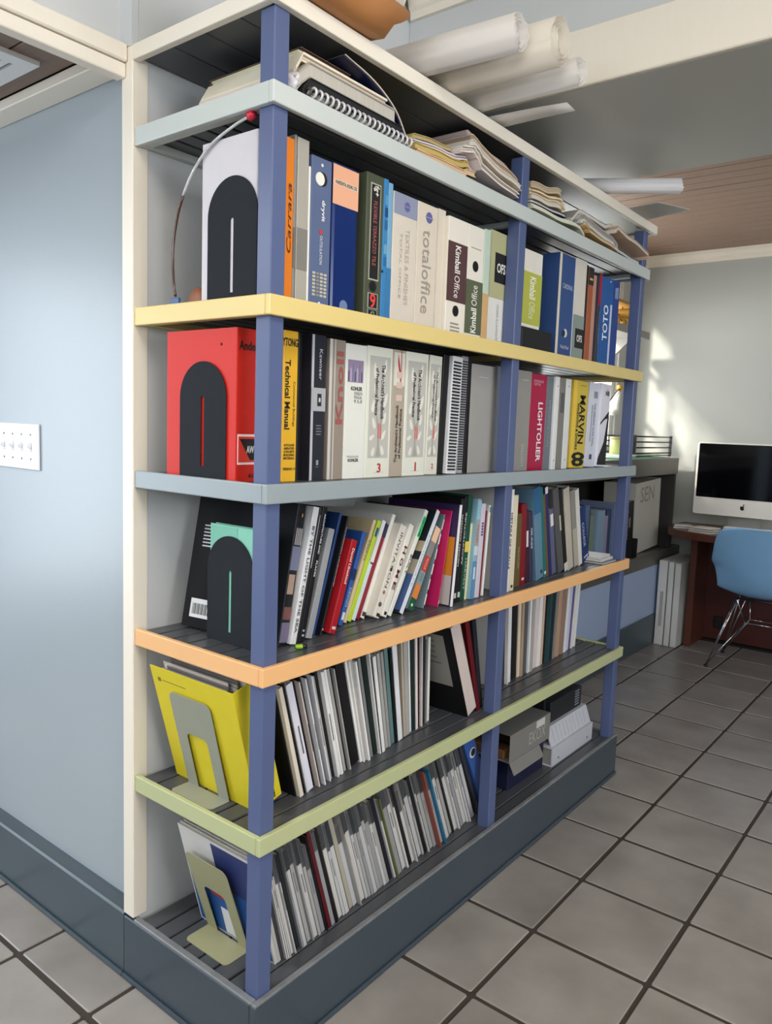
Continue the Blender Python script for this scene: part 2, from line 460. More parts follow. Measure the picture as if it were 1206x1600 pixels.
def slats(parent, ztop, th=0.016, y0=0.0125, y1=LEN - .0125):
    # front row is cut around the posts
    gaps = [(POSTS[0][1] + .001, POSTS[1][0] - .001), (POSTS[1][1] + .001, POSTS[2][0] - .001)]
    for a, b in gaps:
        link('slat', box_me(-0.0500, -0.0128, a, b, ztop - th, ztop, 0.0018), C_SLAT, parent)
    x1 = -0.0535
    k = 0
    while x1 - SLATW > -DEP - 0.0:
        link('slat', box_me(x1 - SLATW, x1, y0 + .0005, y1 - .0005, ztop - th, ztop, 0.0018), C_SLAT, parent)
        x1 -= SLATW + 0.0065
def board(key, z, th, rgb, y0=0.0, y1=LEN, x1=0.0, x0=-DEP):
    m = M(rgb, 0.40, 0.035, 9, 0.06, 70, name='edge_' + key)
    fr = link('edge_board', box_me(x1 - .012, x1, y0, y1, z - th, z, 0.0022, 2), m, shelf)
    if key in LABEL: fr['label'] = LABEL[key] + ' front edge board of a shelf'
    link('edge_board', box_me(x0, x1 - .0121, y0, y0 + .012, z - th, z, 0.0022, 2), m, shelf)
    link('edge_board', box_me(x0, x1 - .0121, y1 - .012, y1, z - th, z, 0.0022, 2), m, shelf)
    # bearers below the slats beside the posts
    link('ledger', box_me(x0, x0 + .018, y0 + .0125, y1 - .0125, z - th + .002, z - LIP - .0165, 0.001), m, shelf)
    for a in (y0 + .0135, POSTS[1][1] + .001, POSTS[2][0] - .020):
        link('bearer', box_me(x0 + .0185, -0.0505, a, a + .018, z - th + .002, z - LIP - .0165, 0.001), m, shelf)
    slats(shelf, z - LIP, y0=y0 + .0125, y1=y1 - .0125)
for key in ('blue', 'yellow', 'gray', 'orange', 'green'):
    board(key, LV[key], 0.037, EDGE[key])
# cream top shelf, a little larger
mtop = M(EDGE['white'], 0.40, 0.03, 9, 0.05, 70, name='edge_white')
link('edge_board', box_me(-.016, 0.0, -0.004, 1.888, 2.0220, 2.052, 0.0022, 2), mtop, shelf)['label'] = 'cream front edge of the top board'
link('edge_board', box_me(-DEP, -.0161, -0.004, .012, 2.0220, 2.052, 0.0022, 2), mtop, shelf)
link('edge_board', box_me(-DEP, -.0161, 1.872, 1.888, 2.0220, 2.052, 0.0022, 2), mtop, shelf)
for k in range(4):
    x1 = -.0165 - k * 0.098
    link('slat', box_me(x1 - .0955, x1, 0.0125, 1.8715, 2.030, 2.0500, 0.0015), C_SLAT, shelf)
# plinth
mp = M((64, 75, 84), 0.34, 0.07, 6, 0.08, 80, name='plinth_slate')
mcap = M((120, 122, 124), 0.30, 0.30, 30, 0.12, 80, name='plinth_worn_cap')
link('plinth_board', box_me(-0.018, 0.0, -0.0035, LEN + .002, 0.0, 0.1525, 0.002), mp, shelf)
link('plinth_board', box_me(-.4493, -.0181, -0.0035, 0.0110, 0.0, 0.1525, 0.002), mp, shelf)
link('plinth_board', box_me(-DEP, -.0181, LEN - .016, LEN + .002, 0.0, 0.1525, 0.002), mp, shelf)
link('plinth_cap', box_me(-0.0125, 0.0005, -0.0040, LEN + .0025, 0.1527, LV['plinth'], 0.002), mcap, shelf)
link('plinth_cap', box_me(-DEP, -.0126, -0.0040, 0.0115, 0.1527, LV['plinth'], 0.002), mcap, shelf)
link('plinth_cap', box_me(-DEP, -.0126, LEN - .0115, LEN + .0025, 0.1527, LV['plinth'], 0.002), mcap, shelf)
link('shoe_moulding', box_me(0.0002, 0.0075, -0.011, LEN + .002, 0.0, 0.013, 0.004, 2), mp, shelf)
link('shoe_moulding', box_me(-.4493, 0.0, -0.011, -0.0037, 0.0, 0.013, 0.004, 2), mp, shelf)
slats(shelf, LV['plinth'] - LIP, th=0.02)

# ------------------------------------------------------------------ books
def cover_me(t, h, d, c, r):
    """U-shaped case: spine at x = 0, open towards -x"""
    r = min(r, t * 0.42)
    pts = [(-d, 0), (-r, 0), (-r * .3, r * .3), (0, r), (0, t - r), (-r * .3, t - r * .3), (-r, t), (-d, t), (-d, t - c), (-c, t - c), (-c, c), (-d, c)]
    n = len(pts)
    vs = [(x, y, 0) for x, y in pts] + [(x, y, h) for x, y in pts]
    fs = [(i, (i + 1) % n, n + (i + 1) % n, n + i) for i in range(n)]
    for off, rev in ((0, True), (n, False)):
        for q in [(0, 1, 10, 11), (1, 2, 3, 10), (3, 4, 9, 10), (4, 5, 6, 9), (6, 7, 8, 9)]:
            q = tuple(off + i for i in q)
            fs.append(q[::-1] if rev else q)
    return fix(mesh('cover', vs, fs))
class Book:
    def __init__(s, root, cover, t, h, d): s.root, s.cover, s.t, s.h, s.d = root, cover, t, h, d
    def rect(s, y0, y1, z0, z1, rgb, name='spine_label', lift=0.0006, rough=0.5):
        """printed or pasted field on the spine; fractions of thickness and height"""
        t, h = s.t, s.h
        return link(name, box_me(0.00005, lift, y0 * t, y1 * t, z0 * h, z1 * h), M(rgb, rough, 0.03), s.cover)
    def txt(s, text, y, z, length, height, mode, rgb, bold=False, name='title_lettering', lift=0.0011, shear=0.0):
        t, h = s.t, s.h
        L = length * (t if mode == 'H' else h)
        return lettering(text, s.cover, lift, y * t, z * h, L, height * t, mode, rgb, bold, name, shear)
    def disc(s, y, z, r, rgb, name='spine_emblem', lift=0.0009, ry=None):
        pts = [(y * s.t + r * math.cos(a * math.pi / 10), z * s.h + r * math.sin(a * math.pi / 10)) for a in range(20)]
        return link(name, prism(pts, 0.00008, lift, 'x'), M(rgb, 0.5, 0.0), s.cover)
    def hole(s, y, z, r=0.012):
        s.disc(y, z, r * 1.12, (30, 28, 28), 'finger_hole', 0.0008)
        s.disc(y, z, r * .8, (6, 6, 7), 'finger_hole', 0.0011)
    def lines(s, y0, y1, z0, z1, n, rgb, name='small_print', vertical=False, lift=0.0009):
        """rows of print too small to read"""
        t, h = s.t, s.h; ms = []
        for k in range(n):
            if vertical:
                yy = y0 + (y1 - y0) * (k + .5) / n; hw = (y1 - y0) / n * .25
                ms.append(box_me(0.00005, lift, (yy - hw) * t, (yy + hw) * t, z0 * h, (z1 - random.uniform(0, .15) * (z1 - z0)) * h))
            else:
                zz = z0 + (z1 - z0) * (k + .5) / n; hw = (z1 - z0) / n * .22
                ms.append(box_me(0.00005, lift, y0 * t, (y1 - random.uniform(0, .2) * (y1 - y0)) * t, (zz - hw) * h, (zz + hw) * h))
        return link(name, join_me(ms), M(rgb, .6, 0), s.cover)
    def side(s, x0, x1, z0, z1, rgb, name='cover_print', lift=0.0006):
        """field on the cover that faces -y; x in fractions of depth from the spine"""
        return link(name, box_me(-x1 * s.d, -x0 * s.d, -lift, -0.00005, z0 * s.h, z1 * s.h), M(rgb, .5, .03), s.cover)
    def side_lines(s, x0, x1, z0, z1, n, rgb, name='small_print', lift=0.001):
        ms = []
        for k in range(n):
            zz = z0 + (z1 - z0) * (k + .5) / n; hw = (z1 - z0) / n * .2
            ms.append(box_me(-x1 * s.d, -(x0 + random.uniform(0, .15) * (x1 - x0)) * s.d, -lift, -0.00005, (zz - hw) * s.h, (zz + hw) * s.h))
        return link(name, join_me(ms), M(rgb, .6, 0), s.cover)

def make_book(name, label, cat, x, y0, t, h, d, z, lean, rgb, group=None, rough=0.45, pages=(222, 214, 200), case=0.0022, inset=0.004, r=0.002, flip=False):
    """lean in degrees, positive = top leans towards +y"""
    a = math.radians(lean); cs = math.cos(a)
    if lean >= 0:
        yp = y0 + t / cs
        loc = (x, yp - t * math.cos(a), z + t * math.sin(a))
    else:
        loc = (x, y0, z)
    root = thing(name, label, cat, loc, (-a, 0, 0), group)
    cme = cover_me(t, h, d, min(case, t * .3), r)
    if flip:      # fore-edge outwards: mirror in x
        for v in cme.vertices: v.co.x = -d - v.co.x
        fix(cme)
    cov = link('cover', cme, M(rgb, rough, 0.05, 25, spec=0.3), root)
    c = min(case, t * .3)
    if t - 2 * c > 0.0008:
        x0, x1 = (-d + inset, -c - .0002) if not flip else (-d + c + .0002, -inset)
        link('page_block', box_me(x0, x1, c + .0001, t - c - .0001, inset * .5, h - inset), pages_mat(pages), root)
    return Book(root, cov, t, h, d)

class Row:
    def __init__(s, zkey, x): s.z, s.x, s.prev = Z[zkey], x, None
    def add(s, px0, px1, top, lean, rgb, label, decor=None, x=None, d=None, h=None, name='book', cat='book', group=None, **kw):
        x = s.x if x is None else x
        tn = math.tan(math.radians(lean))
        y0 = y_at(px0, x, s.z); y1 = y_at(px1, x, s.z)
        if h is None:
            P = on_x(top[0], top[1], x)
            h = (P[2] - s.z) / math.cos(math.radians(lean))
        Hz = h * math.cos(math.radians(lean))
        if s.prev:
            yc, tc, hc = s.prev
            y0 = max(y0, yc + max(0, min(hc, Hz) * (tc - tn)) + .0003)
        y1 = max(y1, y0 + .0035)
        t = (y1 - y0) * math.cos(math.radians(lean))
        s.prev = (y1, tn, Hz)
        if d is None: d = min(0.235, x + 0.400)
        b = make_book(name, label, cat, x, y0, t, h, d, s.z, lean, rgb, group, **kw)
        if decor: decor(b)
        return b

WHT = (232, 230, 224); CRM = (226, 218, 204); BLK = (26, 26, 28)
# ---- bookends
def arch_bookend(label, x0, x1, y, z, top, slot0, slot1, rgb=(40, 43, 48)):
    """black steel bookend with a round top, a slot and a foot under the books"""
    root = thing('bookend', label, 'bookend', ((x0 + x1) / 2, y, z))
    w = (x1 - x0) / 2; H = top - z
    m = M(rgb, 0.8, 0.10, 60, 0.35, 700, name='bookend_black', spec=0.15)
    R = w
    outer = [(-w, 0), (w, 0), (w, H - R)] + arc(0, H - R, R, 0, 180, 22)[1:] 
    sw = 0.0047; s0, s1 = slot0 - z, slot1 - z
    n = len(outer)
    # slot loop with the same number of points, ordered alike
    inner = [(-sw, s0), (sw, s0), (sw, s1 - sw)] + arc(0, s1 - sw, sw, 0, 180, 22)[1:]
    link('plate', ring_prism(outer, inner, -0.0008, 0.0008, 'y'), m, root)
    return root
def u_bookend(label, x0, x1, yb, z, H, lean, foot, rgb, cut=0.60):
    """bent steel bookend: foot towards the viewer and an upright with a cut-out"""
    root = thing('bookend', label, 'bookend', ((x0 + x1) / 2, yb, z))
    w = (x1 - x0) / 2; m = M(rgb, 0.45, 0.05, 20, 0.08, 200, metal=0.0, name='bookend_enamel')
    r = 0.018
    pts = [(-w, 0)] + [(-w, H - r)] + [(-w + r - r * math.cos(a * math.pi / 12), H - r + r * math.sin(a * math.pi / 12)) for a in range(1, 7)] + \
          [(w - r + r * math.sin(a * math.pi / 12), H - r + r * math.cos(a * math.pi / 12)) for a in range(0, 7)] + [(w, 0)]
    iw = w - 0.034; ih = H * cut; ri = 0.013
    inn = [(iw, 0), (iw, ih - ri)] + [(iw - ri + ri * math.cos(a * math.pi / 12), ih - ri + ri * math.sin(a * math.pi / 12)) for a in range(1, 7)] + \
          [(-iw + ri - ri * math.sin(a * math.pi / 12), ih - ri + ri * math.cos(a * math.pi / 12)) for a in range(0, 7)] + [(-iw, 0)]
    # two-sided strip between the outer and the inner outline
    o = pts; i_ = inn[::-1]
    n = len(o)
    vs = [(u, -0.0006, v) for u, v in o] + [(u, -0.0006, v) for u, v in i_] + [(u, 0.0006, v) for u, v in o] + [(u, 0.0006, v) for u, v in i_]
    fs = []
    for k in range(n - 1):
        fs += [(k, k + 1, n + k + 1, n + k), (2 * n + k, 3 * n + k, 3 * n + k + 1, 2 * n + k + 1), (k, 2 * n + k, 2 * n + k + 1, k + 1), (n + k, n + k + 1, 3 * n + k + 1, 3 * n + k)]
    up = link('upright', fix(mesh('upright', vs, fs)), m, root, rot=(math.radians(-lean), 0, 0))
    fr = 0.012
    fp = [(-w, 0.0), (-w, -foot + fr)] + [(-w + fr - fr * math.cos(a * math.pi / 12), -foot + fr - fr * math.sin(a * math.pi / 12)) for a in range(1, 7)] + \
         [(w - fr + fr * math.sin(a * math.pi / 12), -foot + fr - fr * math.cos(a * math.pi / 12)) for a in range(0, 7)] + [(w, 0.0)]
    link('foot', prism(fp, 0.0, 0.0014, 'z'), m, root)
    return root

# ================================================================== yellow shelf
arch_bookend('black arched steel bookend against white binder on yellow shelf', -0.197, -0.057, 0.0200, Z['yellow'], 1.757, 1.545, 1.682)
zs = Z['yellow']
b = make_book('binder', 'white binder with worn cover behind the arched bookend on yellow shelf', 'binder', -0.060, 0.0212, 0.030, 0.300, 0.156, zs, 0, (206, 202, 206), r=.003)
b = make_book('binder', 'tall orange binder with dark script lettering at the end of yellow shelf', 'binder', -0.044, 0.0660, 0.032, 0.300, 0.190, zs, 0, (226, 126, 32), r=.002)
b.txt('Carrara', 0.62, .52, .42, .34, 'U', (70, 40, 20), shear=.25)
R1 = Row('yellow', -0.045); R1.prev = (0.0985, 0, .3)
R1.add(453, 459.5, (457, 208), 0, (140, 137, 134), 'thin grey linen binder with darker band beside orange binder', lambda b: b.rect(0, 1, .22, .46, (112, 110, 108)), name='binder', cat='binder')
R1.add(460, 478, (463, 212), 0, (172, 167, 156), 'wide light grey cloth binder with square darker label', lambda b: (b.rect(0.04, .96, .22, .47, (130, 127, 120)), b.rect(0, .05, 0, 1, (205, 200, 190), 'spine_joint')), name='binder', cat='binder')
R1.add(478.2, 481.5, (480, 258), 0, WHT, 'narrow white booklet between grey binder and steel blue binder')
def d_dryvit(b):
    b.disc(.52, .865, .0135, (20, 22, 26), 'spine_emblem'); b.disc(.40, .862, .0125, (236, 234, 224), 'spine_emblem', .0013)
    b.txt('dryvit', .58, .66, .14, .22, 'D', (235, 235, 235), True)
    b.disc(.50, .52, .005, (190, 60, 70)); b.txt('OUTSULATION', .52, .40, .19, .13, 'D', (225, 228, 232))
    for i in range(4):
        for j in range(7):
            b.rect(.14 + i * .19, .14 + i * .19 + .14, .09 + j * .024, .09 + j * .024 + .015, (196, 188, 165) if i != 1 else (150, 140, 120), 'printed_building')
    b.disc(.5, .955, .003, WHT); b.disc(.5, .045, .003, WHT)
R1.add(482, 513, (481, 238), 0, (92, 106, 140), 'steel blue binder with a printed building and white lettering', d_dryvit, name='binder', cat='binder')
def d_navy(b):
    b.rect(.03, .97, .73, .99, (232, 172, 138), 'paper_label', rough=.7); b.rect(.08, .93, .862, .892, (240, 226, 205), 'paper_strip', .0010)
    b.txt('NONRESIDENTIAL BUILDING CODE', .5, .877, .80, .09, 'H', (50, 35, 30), True, lift=.0014)
    b.disc(.52, .06, .012, (110, 128, 168))
R1.add(513.5, 555, (516, 250), 0, (24, 46, 104), 'glossy navy binder with a salmon paper label', d_navy, name='binder', cat='binder', rough=.18, r=.010)
def d_tile(b):
    b.rect(.22, .82, .28, .94, (176, 178, 160), 'label_border'); b.rect(.27, .77, .29, .93, (24, 22, 20), 'spine_panel', .0011)
    b.txt('fg+', .53, .89, .07, .34, 'D', (225, 222, 210), True, lift=.0016)
    b.txt('FLEXIBLE TERRAZZO TILE', .50, .60, .44, .20, 'D', (178, 92, 100), lift=.0016)
    b.hole(.5, .238, .011)
    b.rect(.22, .82, .085, .19, (170, 170, 160), 'label_border'); b.rect(.27, .77, .09, .185, (22, 20, 20), 'spine_panel', .0011); b.rect(.22, .82, .01, .078, (150, 150, 142), 'label_border'); b.rect(.27, .77, .014, .074, (26, 26, 24), 'spine_panel', .0011); b.disc(.52, .044, .0060, (170, 170, 164), lift=.0016); b.disc(.52, .044, .0042, (40, 40, 38), lift=.0019)
    b.txt('9', .5, .136, .34, .56, 'H', (226, 62, 62), True, lift=.0016)
R1.add(567, 593, (576, 268), 0, (78, 84, 66), 'olive binder with a long black panel and red number nine', d_tile, name='binder', cat='binder')
def d_bluetile(b):
    for j in range(6): b.rect(.30, .92, .40 + j * .085, .40 + j * .085 + .065, [(40, 110, 160), (110, 160, 195), (70, 135, 180), (40, 100, 150), (20, 70, 120), (90, 150, 190)][j], 'printed_tile')
    b.disc(.12, .36, .003, (20, 40, 70))
R1.add(593.5, 600.5, (600, 278), 0, (60, 130, 185), 'bright blue booklet printed with small tile swatches', d_bluetile)
R1.add(600.8, 607.5, (606, 284), 0, (120, 168, 200), 'sky blue booklet beside beige binder', lambda b: b.rect(0, 1, 0, .4, (52, 122, 176), 'printed_band'))
def d_to1(b):
    b.rect(.02, .98, .84, 1, (142, 148, 172), 'printed_band'); b.disc(.55, .915, .0105, (98, 100, 152)); b.rect(.42, .70, .912, .916, (165, 168, 195), 'spine_emblem', .0014)
    b.txt('TEXTILES & FINISHES', .60, .46, .58, .16, 'D', (176, 168, 158), lift=.0009); b.txt('TOTAL OFFICE', .34, .46, .50, .09, 'D', (178, 172, 160), lift=.0009)
R1.add(608.5, 645.5, (615, 297), 0, (216, 206, 192), 'beige binder with lavender top band and faint lettering', d_to1, name='binder', cat='binder')
def d_to2(b):
    b.disc(.55, .90, .0125, (98, 100, 152)); b.rect(.35, .77, .897, .902, (165, 168, 195), 'spine_emblem', .0014)
    b.txt('totaloffice', .50, .47, .66, .44, 'D', (158, 150, 140))
R1.add(646, 677, (651, 312), 0, (218, 206, 190), 'beige binder with lavender dot and tall grey lettering', d_to2, name='binder', cat='binder')
R1.add(677.5, 689, (685, 325), 0, (222, 212, 194), 'plain cream binder beside maroon labelled binder', x=-.055, name='binder', cat='binder')
def d_k1(b):
    b.rect(0, 1, .30, .80, (84, 56, 58), 'spine_panel'); b.txt('Kimball', .5, .66, .23, .28, 'D', (238, 232, 226), True); b.txt('Office', .5, .43, .19, .28, 'D', (238, 232, 226))
    b.hole(.5, .225, .012); b.lines(.25, .75, .04, .13, 3, (150, 142, 132))
R1.add(691, 724, (699, 335), 0, (232, 225, 212), 'white binder with maroon label and white lettering', d_k1, name='binder', cat='binder')
def d_k2(b):
    b.rect(0, 1, .06, .53, (88, 96, 72), 'spine_panel'); b.txt('Kimball', .5, .18, .22, .34, 'U', (238, 236, 226), True); b.txt('Office', .5, .40, .18, .34, 'U', (238, 236, 226))
    b.hole(.5, .655, .012); b.lines(.2, .8, .80, .82, 1, (170, 165, 150))
R1.add(724.5, 749.5, (730, 348), 0, (230, 224, 212), 'white binder with olive lower label and white lettering', d_k2, name='binder', cat='binder')
R1.add(750, 759, (758, 357), 0, (188, 206, 190), 'slim binder with pale mint top and tan lower half', lambda b: b.rect(0, 1, 0, .44, (206, 168, 118), 'printed_band'), name='binder', cat='binder')
def d_ofs(b):
    b.rect(0, 1, .42, 1, (178, 178, 134), 'printed_band'); b.rect(.26, 1, .56, .82, (24, 24, 22), 'spine_label', .0011); b.txt('OFS', .64, .69, .52, .30, 'H', (235, 232, 220), True, lift=.0016)
    b.txt('VENEER & LAMINATE', .55, .21, .33, .14, 'D', (180, 178, 172))
R1.add(760, 785, (766, 357), 0, (222, 220, 214), 'binder with khaki upper half and black label beside blue post', d_ofs, name='binder', cat='binder', x=-.052)
# right bay
R2 = Row('yellow', -0.052); R2.prev = (0.945, 0, .3)
R2.add(804, 808, (808, 400), 0, (92, 20, 26), 'thin dark red binder right of the middle post on yellow shelf', name='binder', cat='binder')
def d_k3(b):
    b.rect(0, 1, .28, .79, (182, 186, 78), 'spine_panel'); b.txt('Kimball', .5, .64, .22, .34, 'D', (240, 238, 220), True); b.txt('Office', .5, .42, .17, .34, 'D', (226, 226, 190)); b.hole(.5, .20, .012)
R2.add(812, 840, (822, 388), 0, (232, 226, 214), 'white binder with lime green label', d_k3, name='binder', cat='binder')
b = R2.add(866, 891, (868, 390), 0, (52, 80, 132), 'wide navy binder with silver finger hole', lambda b: (b.rect(0, .13, 0, 1, (222, 212, 192), 'spine_joint'), b.rect(.95, 1, 0, 1, (200, 205, 215), 'spine_joint'), b.disc(.55, .255, .013, (205, 208, 214), 'finger_hole'), b.disc(.45, .25, .010, (30, 36, 50), 'finger_hole', .0013), b.txt('CARDINAL', .55, .70, .62, .13, 'H', (190, 205, 225)), b.txt('Product Manual', .55, .12, .5, .10, 'H', (210, 215, 225))), name='binder', cat='binder', x=-.045)
def d_ofs2(b):
    b.rect(0, 1, 0, .46, (140, 154, 146), 'printed_band'); b.rect(.22, 1, .14, .33, (26, 28, 26), 'spine_label', .0011); b.txt('OFS', .62, .235, .5, .28, 'H', (230, 230, 220), True, lift=.0016)
R2.add(891.5, 908, (899, 401), 0, (218, 212, 200), 'binder with pale top and grey green lower half', d_ofs2, name='binder', cat='binder')
R2.add(909, 911, (918, 414), 0, (20, 18, 20), 'thin black binder beside brown spine on yellow shelf', name='binder', cat='binder')
R2.add(911.5, 919, (920, 416), 0, (166, 92, 60), 'brown spined book with black top on yellow shelf', lambda b: (b.rect(0, 1, .82, 1, (40, 38, 36), 'printed_band'), b.rect(.2, .8, .87, .89, (210, 190, 120), 'printed_band', .0010)))
R2.add(919.3, 924, (925, 428), 0, (196, 150, 132), 'dusty pink booklet beside brown spine', x=-.062)
R2.add(924.5, 932, (931, 424), 0, (58, 58, 70), 'charcoal book with crimson top and narrow white lettering', lambda b: (b.rect(0, 1, .66, 1, (160, 26, 56), 'printed_band'), b.txt('CONSTRUCTION', .6, .42, .34, .16, 'U', (190, 190, 195))))
def d_toto(b):
    b.txt('TOTO', .46, .50, .40, .42, 'U', (236, 240, 246), True); b.rect(.86, 1, 0, .72, (205, 214, 232), 'printed_stripe'); b.disc(.75, .97, .003, WHT)
R2.add(932.3, 949.5, (940, 430), 0, (38, 92, 158), 'bright blue catalogue with four white capital letters', d_toto, name='catalogue', cat='catalogue')
R2.add(950, 960, (959, 437), 0, (46, 72, 140), 'dark blue catalogue at the open end of yellow shelf', lambda b: (b.lines(.3, .8, .80, .93, 3, (150, 170, 205), vertical=True)), name='catalogue', cat='catalogue')
# black binder lying low in front of the lime and navy binders
sp = thing('binder_box', 'low black plastic box in front of the lime labelled binder', 'box', (-0.0145, 0.952, zs))
link('body', box_me(-0.036, 0, 0, 0.18, 0, 0.062, 0.004, 2), M((20, 20, 23), .6), sp)

# bent plastic rod with red and blue caps
rod_pts = [on_y(px, py, 0.0155) for px, py in [(391, 181), (365, 197), (330, 226), (305, 262), (286, 306), (275, 350), (270, 395), (271, 440), (274, 463)]]
rod = thing('bent_rod', 'bent clear plastic rod with red top cap and blue foot on yellow shelf', 'rod', (float(rod_pts[-1][0]), 0.0155, zs))
def rel(p, o): return tuple(float(p[i]) - float(o.location[i]) for i in range(3))
sm = smooth_pts(rod_pts, 5)
cut = int(len(sm) * .50)
link('clear_tube', tube_me([rel(p, rod) for p in sm[:cut + 1]], 0.0028, 8), M((190, 190, 192), .15, 0, coat=.5), rod)
link('dark_tube', tube_me([rel(p, rod) for p in sm[cut:]], 0.0028, 8), M((74, 44, 34), .2, .1, 80, coat=.5), rod)
p0 = rel(sm[0], rod)
link('cap', tube_me([(p0[0] - .003, p0[1], p0[2] - .001), (p0[0] + .010, p0[1], p0[2] + .003)], 0.0085, 14), M((206, 34, 56), .3, 0), rod)
link('foot', box_me(-.013, .014, -.003, .003, 0, .017, .0012), M((40, 84, 140), .4, 0), rod)
bl = thing('wooden_lump', 'small rounded brown wooden piece beside the blue foot of the rod', 'wood', (-0.238, 0.030, zs))
link('body', fix(mesh('dome', [(0.032 * math.cos(a) * math.cos(e), 0.011 * math.sin(a) * math.cos(e), 0.036 * math.sin(e)) for e in np.linspace(0, 1.45, 6) for a in np.linspace(0, 2 * math.pi, 17)[:16]], [(i * 16 + k, i * 16 + (k + 1) % 16, (i + 1) * 16 + (k + 1) % 16, (i + 1) * 16 + k) for i in range(5) for k in range(16)] + [tuple(range(80, 96)), tuple(range(15, -1, -1))]), True), M((132, 76, 44), .5, .2), bl)

# ================================================================== blue grey shelf (third from the top)
zs = Z['gray']
arch_bookend('black arched steel bookend against red binder on blue grey shelf', -0.272, -0.130, 0.014, zs, 1.418, 1.212, 1.350)
xr = float(on_y(369, 620, 0.016)[0])
b = make_book('binder', 'thick red binder with black brand lettering behind the blue corner post', 'binder', xr, 0.0165, 0.088, 0.293, 0.215, zs, 0, (206, 40, 28), r=.0015, rough=.5)
b.txt('Andersen', .46, .89, .82, .20, 'H', (24, 20, 22), True)
b.txt('The Commercial and Residential Window Resource', .62, .55, .40, .055, 'D', (70, 20, 22))
b.rect(.04, .62, .115, .315, (244, 232, 228), 'logo_border'); b.rect(.065, .595, .13, .30, (226, 58, 44), 'logo_field', .0010)
tri = link('logo_triangle', prism([(.10 * .088, .285 * .293), (.56 * .088, .285 * .293), (.56 * .088, .145 * .293), (.40 * .088, .145 * .293)], .0010, .0014, 'x'), M((18, 18, 20), .5, 0), b.cover)
b.txt('AW', .40, .215, .22, .16, 'H', (245, 240, 236), True, lift=.0019)
b.txt('8.0', .46, .04, .18, .09, 'H', (40, 20, 22), True)
for zz in (.30 * .293 * 0 + .030, .263):
    link('rivet', tube_me([(-.045, -.0007, zz), (-.045, .0002, zz)], .0028, 10), M((60, 14, 12), .4, 0), b.cover)
G1 = Row('gray', -0.075); G1.prev = (0.106, 0, .28)
def d_ytong(b):
    b.txt('YTONG', .42, .925, 1.05, .40, 'H', (40, 30, 12), True); b.txt('Technical Manual', .30, .58, .46, .36, 'D', (30, 24, 12), True); b.txt('Commercial Buildings', .74, .52, .30, .18, 'D', (50, 40, 16))
    for i, s_ in enumerate(['AUTOCLAVED', 'AERATED', 'CONCRETE', 'BUILDING', 'MATERIALS']): b.txt(s_, .48, .245 - i * .022, .72, .12, 'H', (40, 30, 12), True)
    b.txt('VERSION 1.4', .5, .085, .84, .13, 'H', (40, 30, 12), True)
G1.add(439, 461.5, (443, 515), 0, (230, 178, 48), 'golden yellow technical manual right of the corner post', d_ytong, name='binder', cat='binder')
G1.add(462, 469, (468, 520), 0, (24, 22, 26), 'black filler darkening the gap beside the golden yellow manual', x=-.10, name='binder', cat='binder')  # darkness of the gap put in as a recessed black cover
def d_kaw(b):
    b.rect(0, .16, 0, 1, (190, 190, 196), 'clear_sleeve_sheen', rough=.12); b.rect(0, 1, .48, .64, (172, 174, 178), 'printed_band', .0010)  # pale strip at the left paints the highlight on the sleeve
    b.rect(.42, .70, .515, .60, (38, 38, 44), 'spine_label', .0015); b.txt('8', .56, .558, .14, .22, 'H', (225, 225, 228), True, lift=.0020)
    b.txt('Kawneer', .62, .80, .21, .22, 'D', (205, 208, 214)); b.lines(.40, .80, .31, .39, 4, (110, 110, 122))
    b.rect(.46, .60, .105, .14, (150, 152, 160), 'spine_emblem', .0010); b.lines(.42, .66, .088, .095, 1, (130, 130, 140))
G1.add(471, 504.5, (478, 520), 0, (44, 44, 54), 'black binder with silver middle band and number eight', d_kaw, name='binder', cat='binder', rough=.3)
def d_knoll(b):
    b.rect(0, .16, 0, 1, (206, 204, 200), 'clear_sleeve_sheen', rough=.12); b.rect(.30, .36, 0, 1, (205, 200, 194), 'clear_sleeve_sheen', rough=.12)
    b.txt('Knoll', .66, .66, .52, .42, 'U', (164, 86, 82), True)
G1.add(510, 534.5, (524, 530), 0, (152, 140, 128), 'taupe binder in clear sleeve with upright red lettering', d_knoll, name='binder', cat='binder', rough=.3)
def d_kohler(b):
    b.rect(.10, .82, .72, .885, (148, 130, 158), 'printed_picture')
    for k in range(7): b.rect(.12 + k * .10, .155 + k * .10, .725, .80 + (k % 3) * .026, [(62, 58, 84), (196, 180, 202), (90, 130, 150)][k % 3], 'printed_picture', .0010)
    b.txt('KOHLER', .52, .675, .52, .12, 'H', (20, 20, 22), True)
    for i, s_ in enumerate(['DESIGN', 'MANUAL', '9.5.0']): b.txt(s_, .60, .64 - i * .03, .38, .10, 'H', (110, 110, 110))
    b.txt('THE BOLD LOOK', .42, .165, .56, .06, 'H', (120, 120, 120)); b.txt('KOHLER.', .46, .138, .5, .10, 'H', (20, 20, 22), True)
G1.add(535, 568, (542, 536), 0, (228, 228, 220), 'white design manual binder with a small purple picture', d_kohler, name='binder', cat='binder')
def petals(b, spots, rgb, name, lift):
    """printed leaves: pointed ovals, (y, z, half length in m, half width in m, angle)"""
    ms = []
    for (y, z, la, wb_, ang) in spots:
        ca, sa = math.cos(math.radians(ang)), math.sin(math.radians(ang))
        pts = []
        for k in range(12):
            q = k / 12 * 2 * math.pi
            u, v = la * math.cos(q), wb_ * math.sin(q) * (1 - .35 * math.cos(q))
            pts.append((min(max(y * b.t + u * ca - v * sa, .06 * b.t), .94 * b.t), z * b.h + u * sa + v * ca))
        ms.append(prism(pts, .00005, lift, 'x'))
    return link(name, join_me(ms), M(rgb, .5, 0), b.cover)
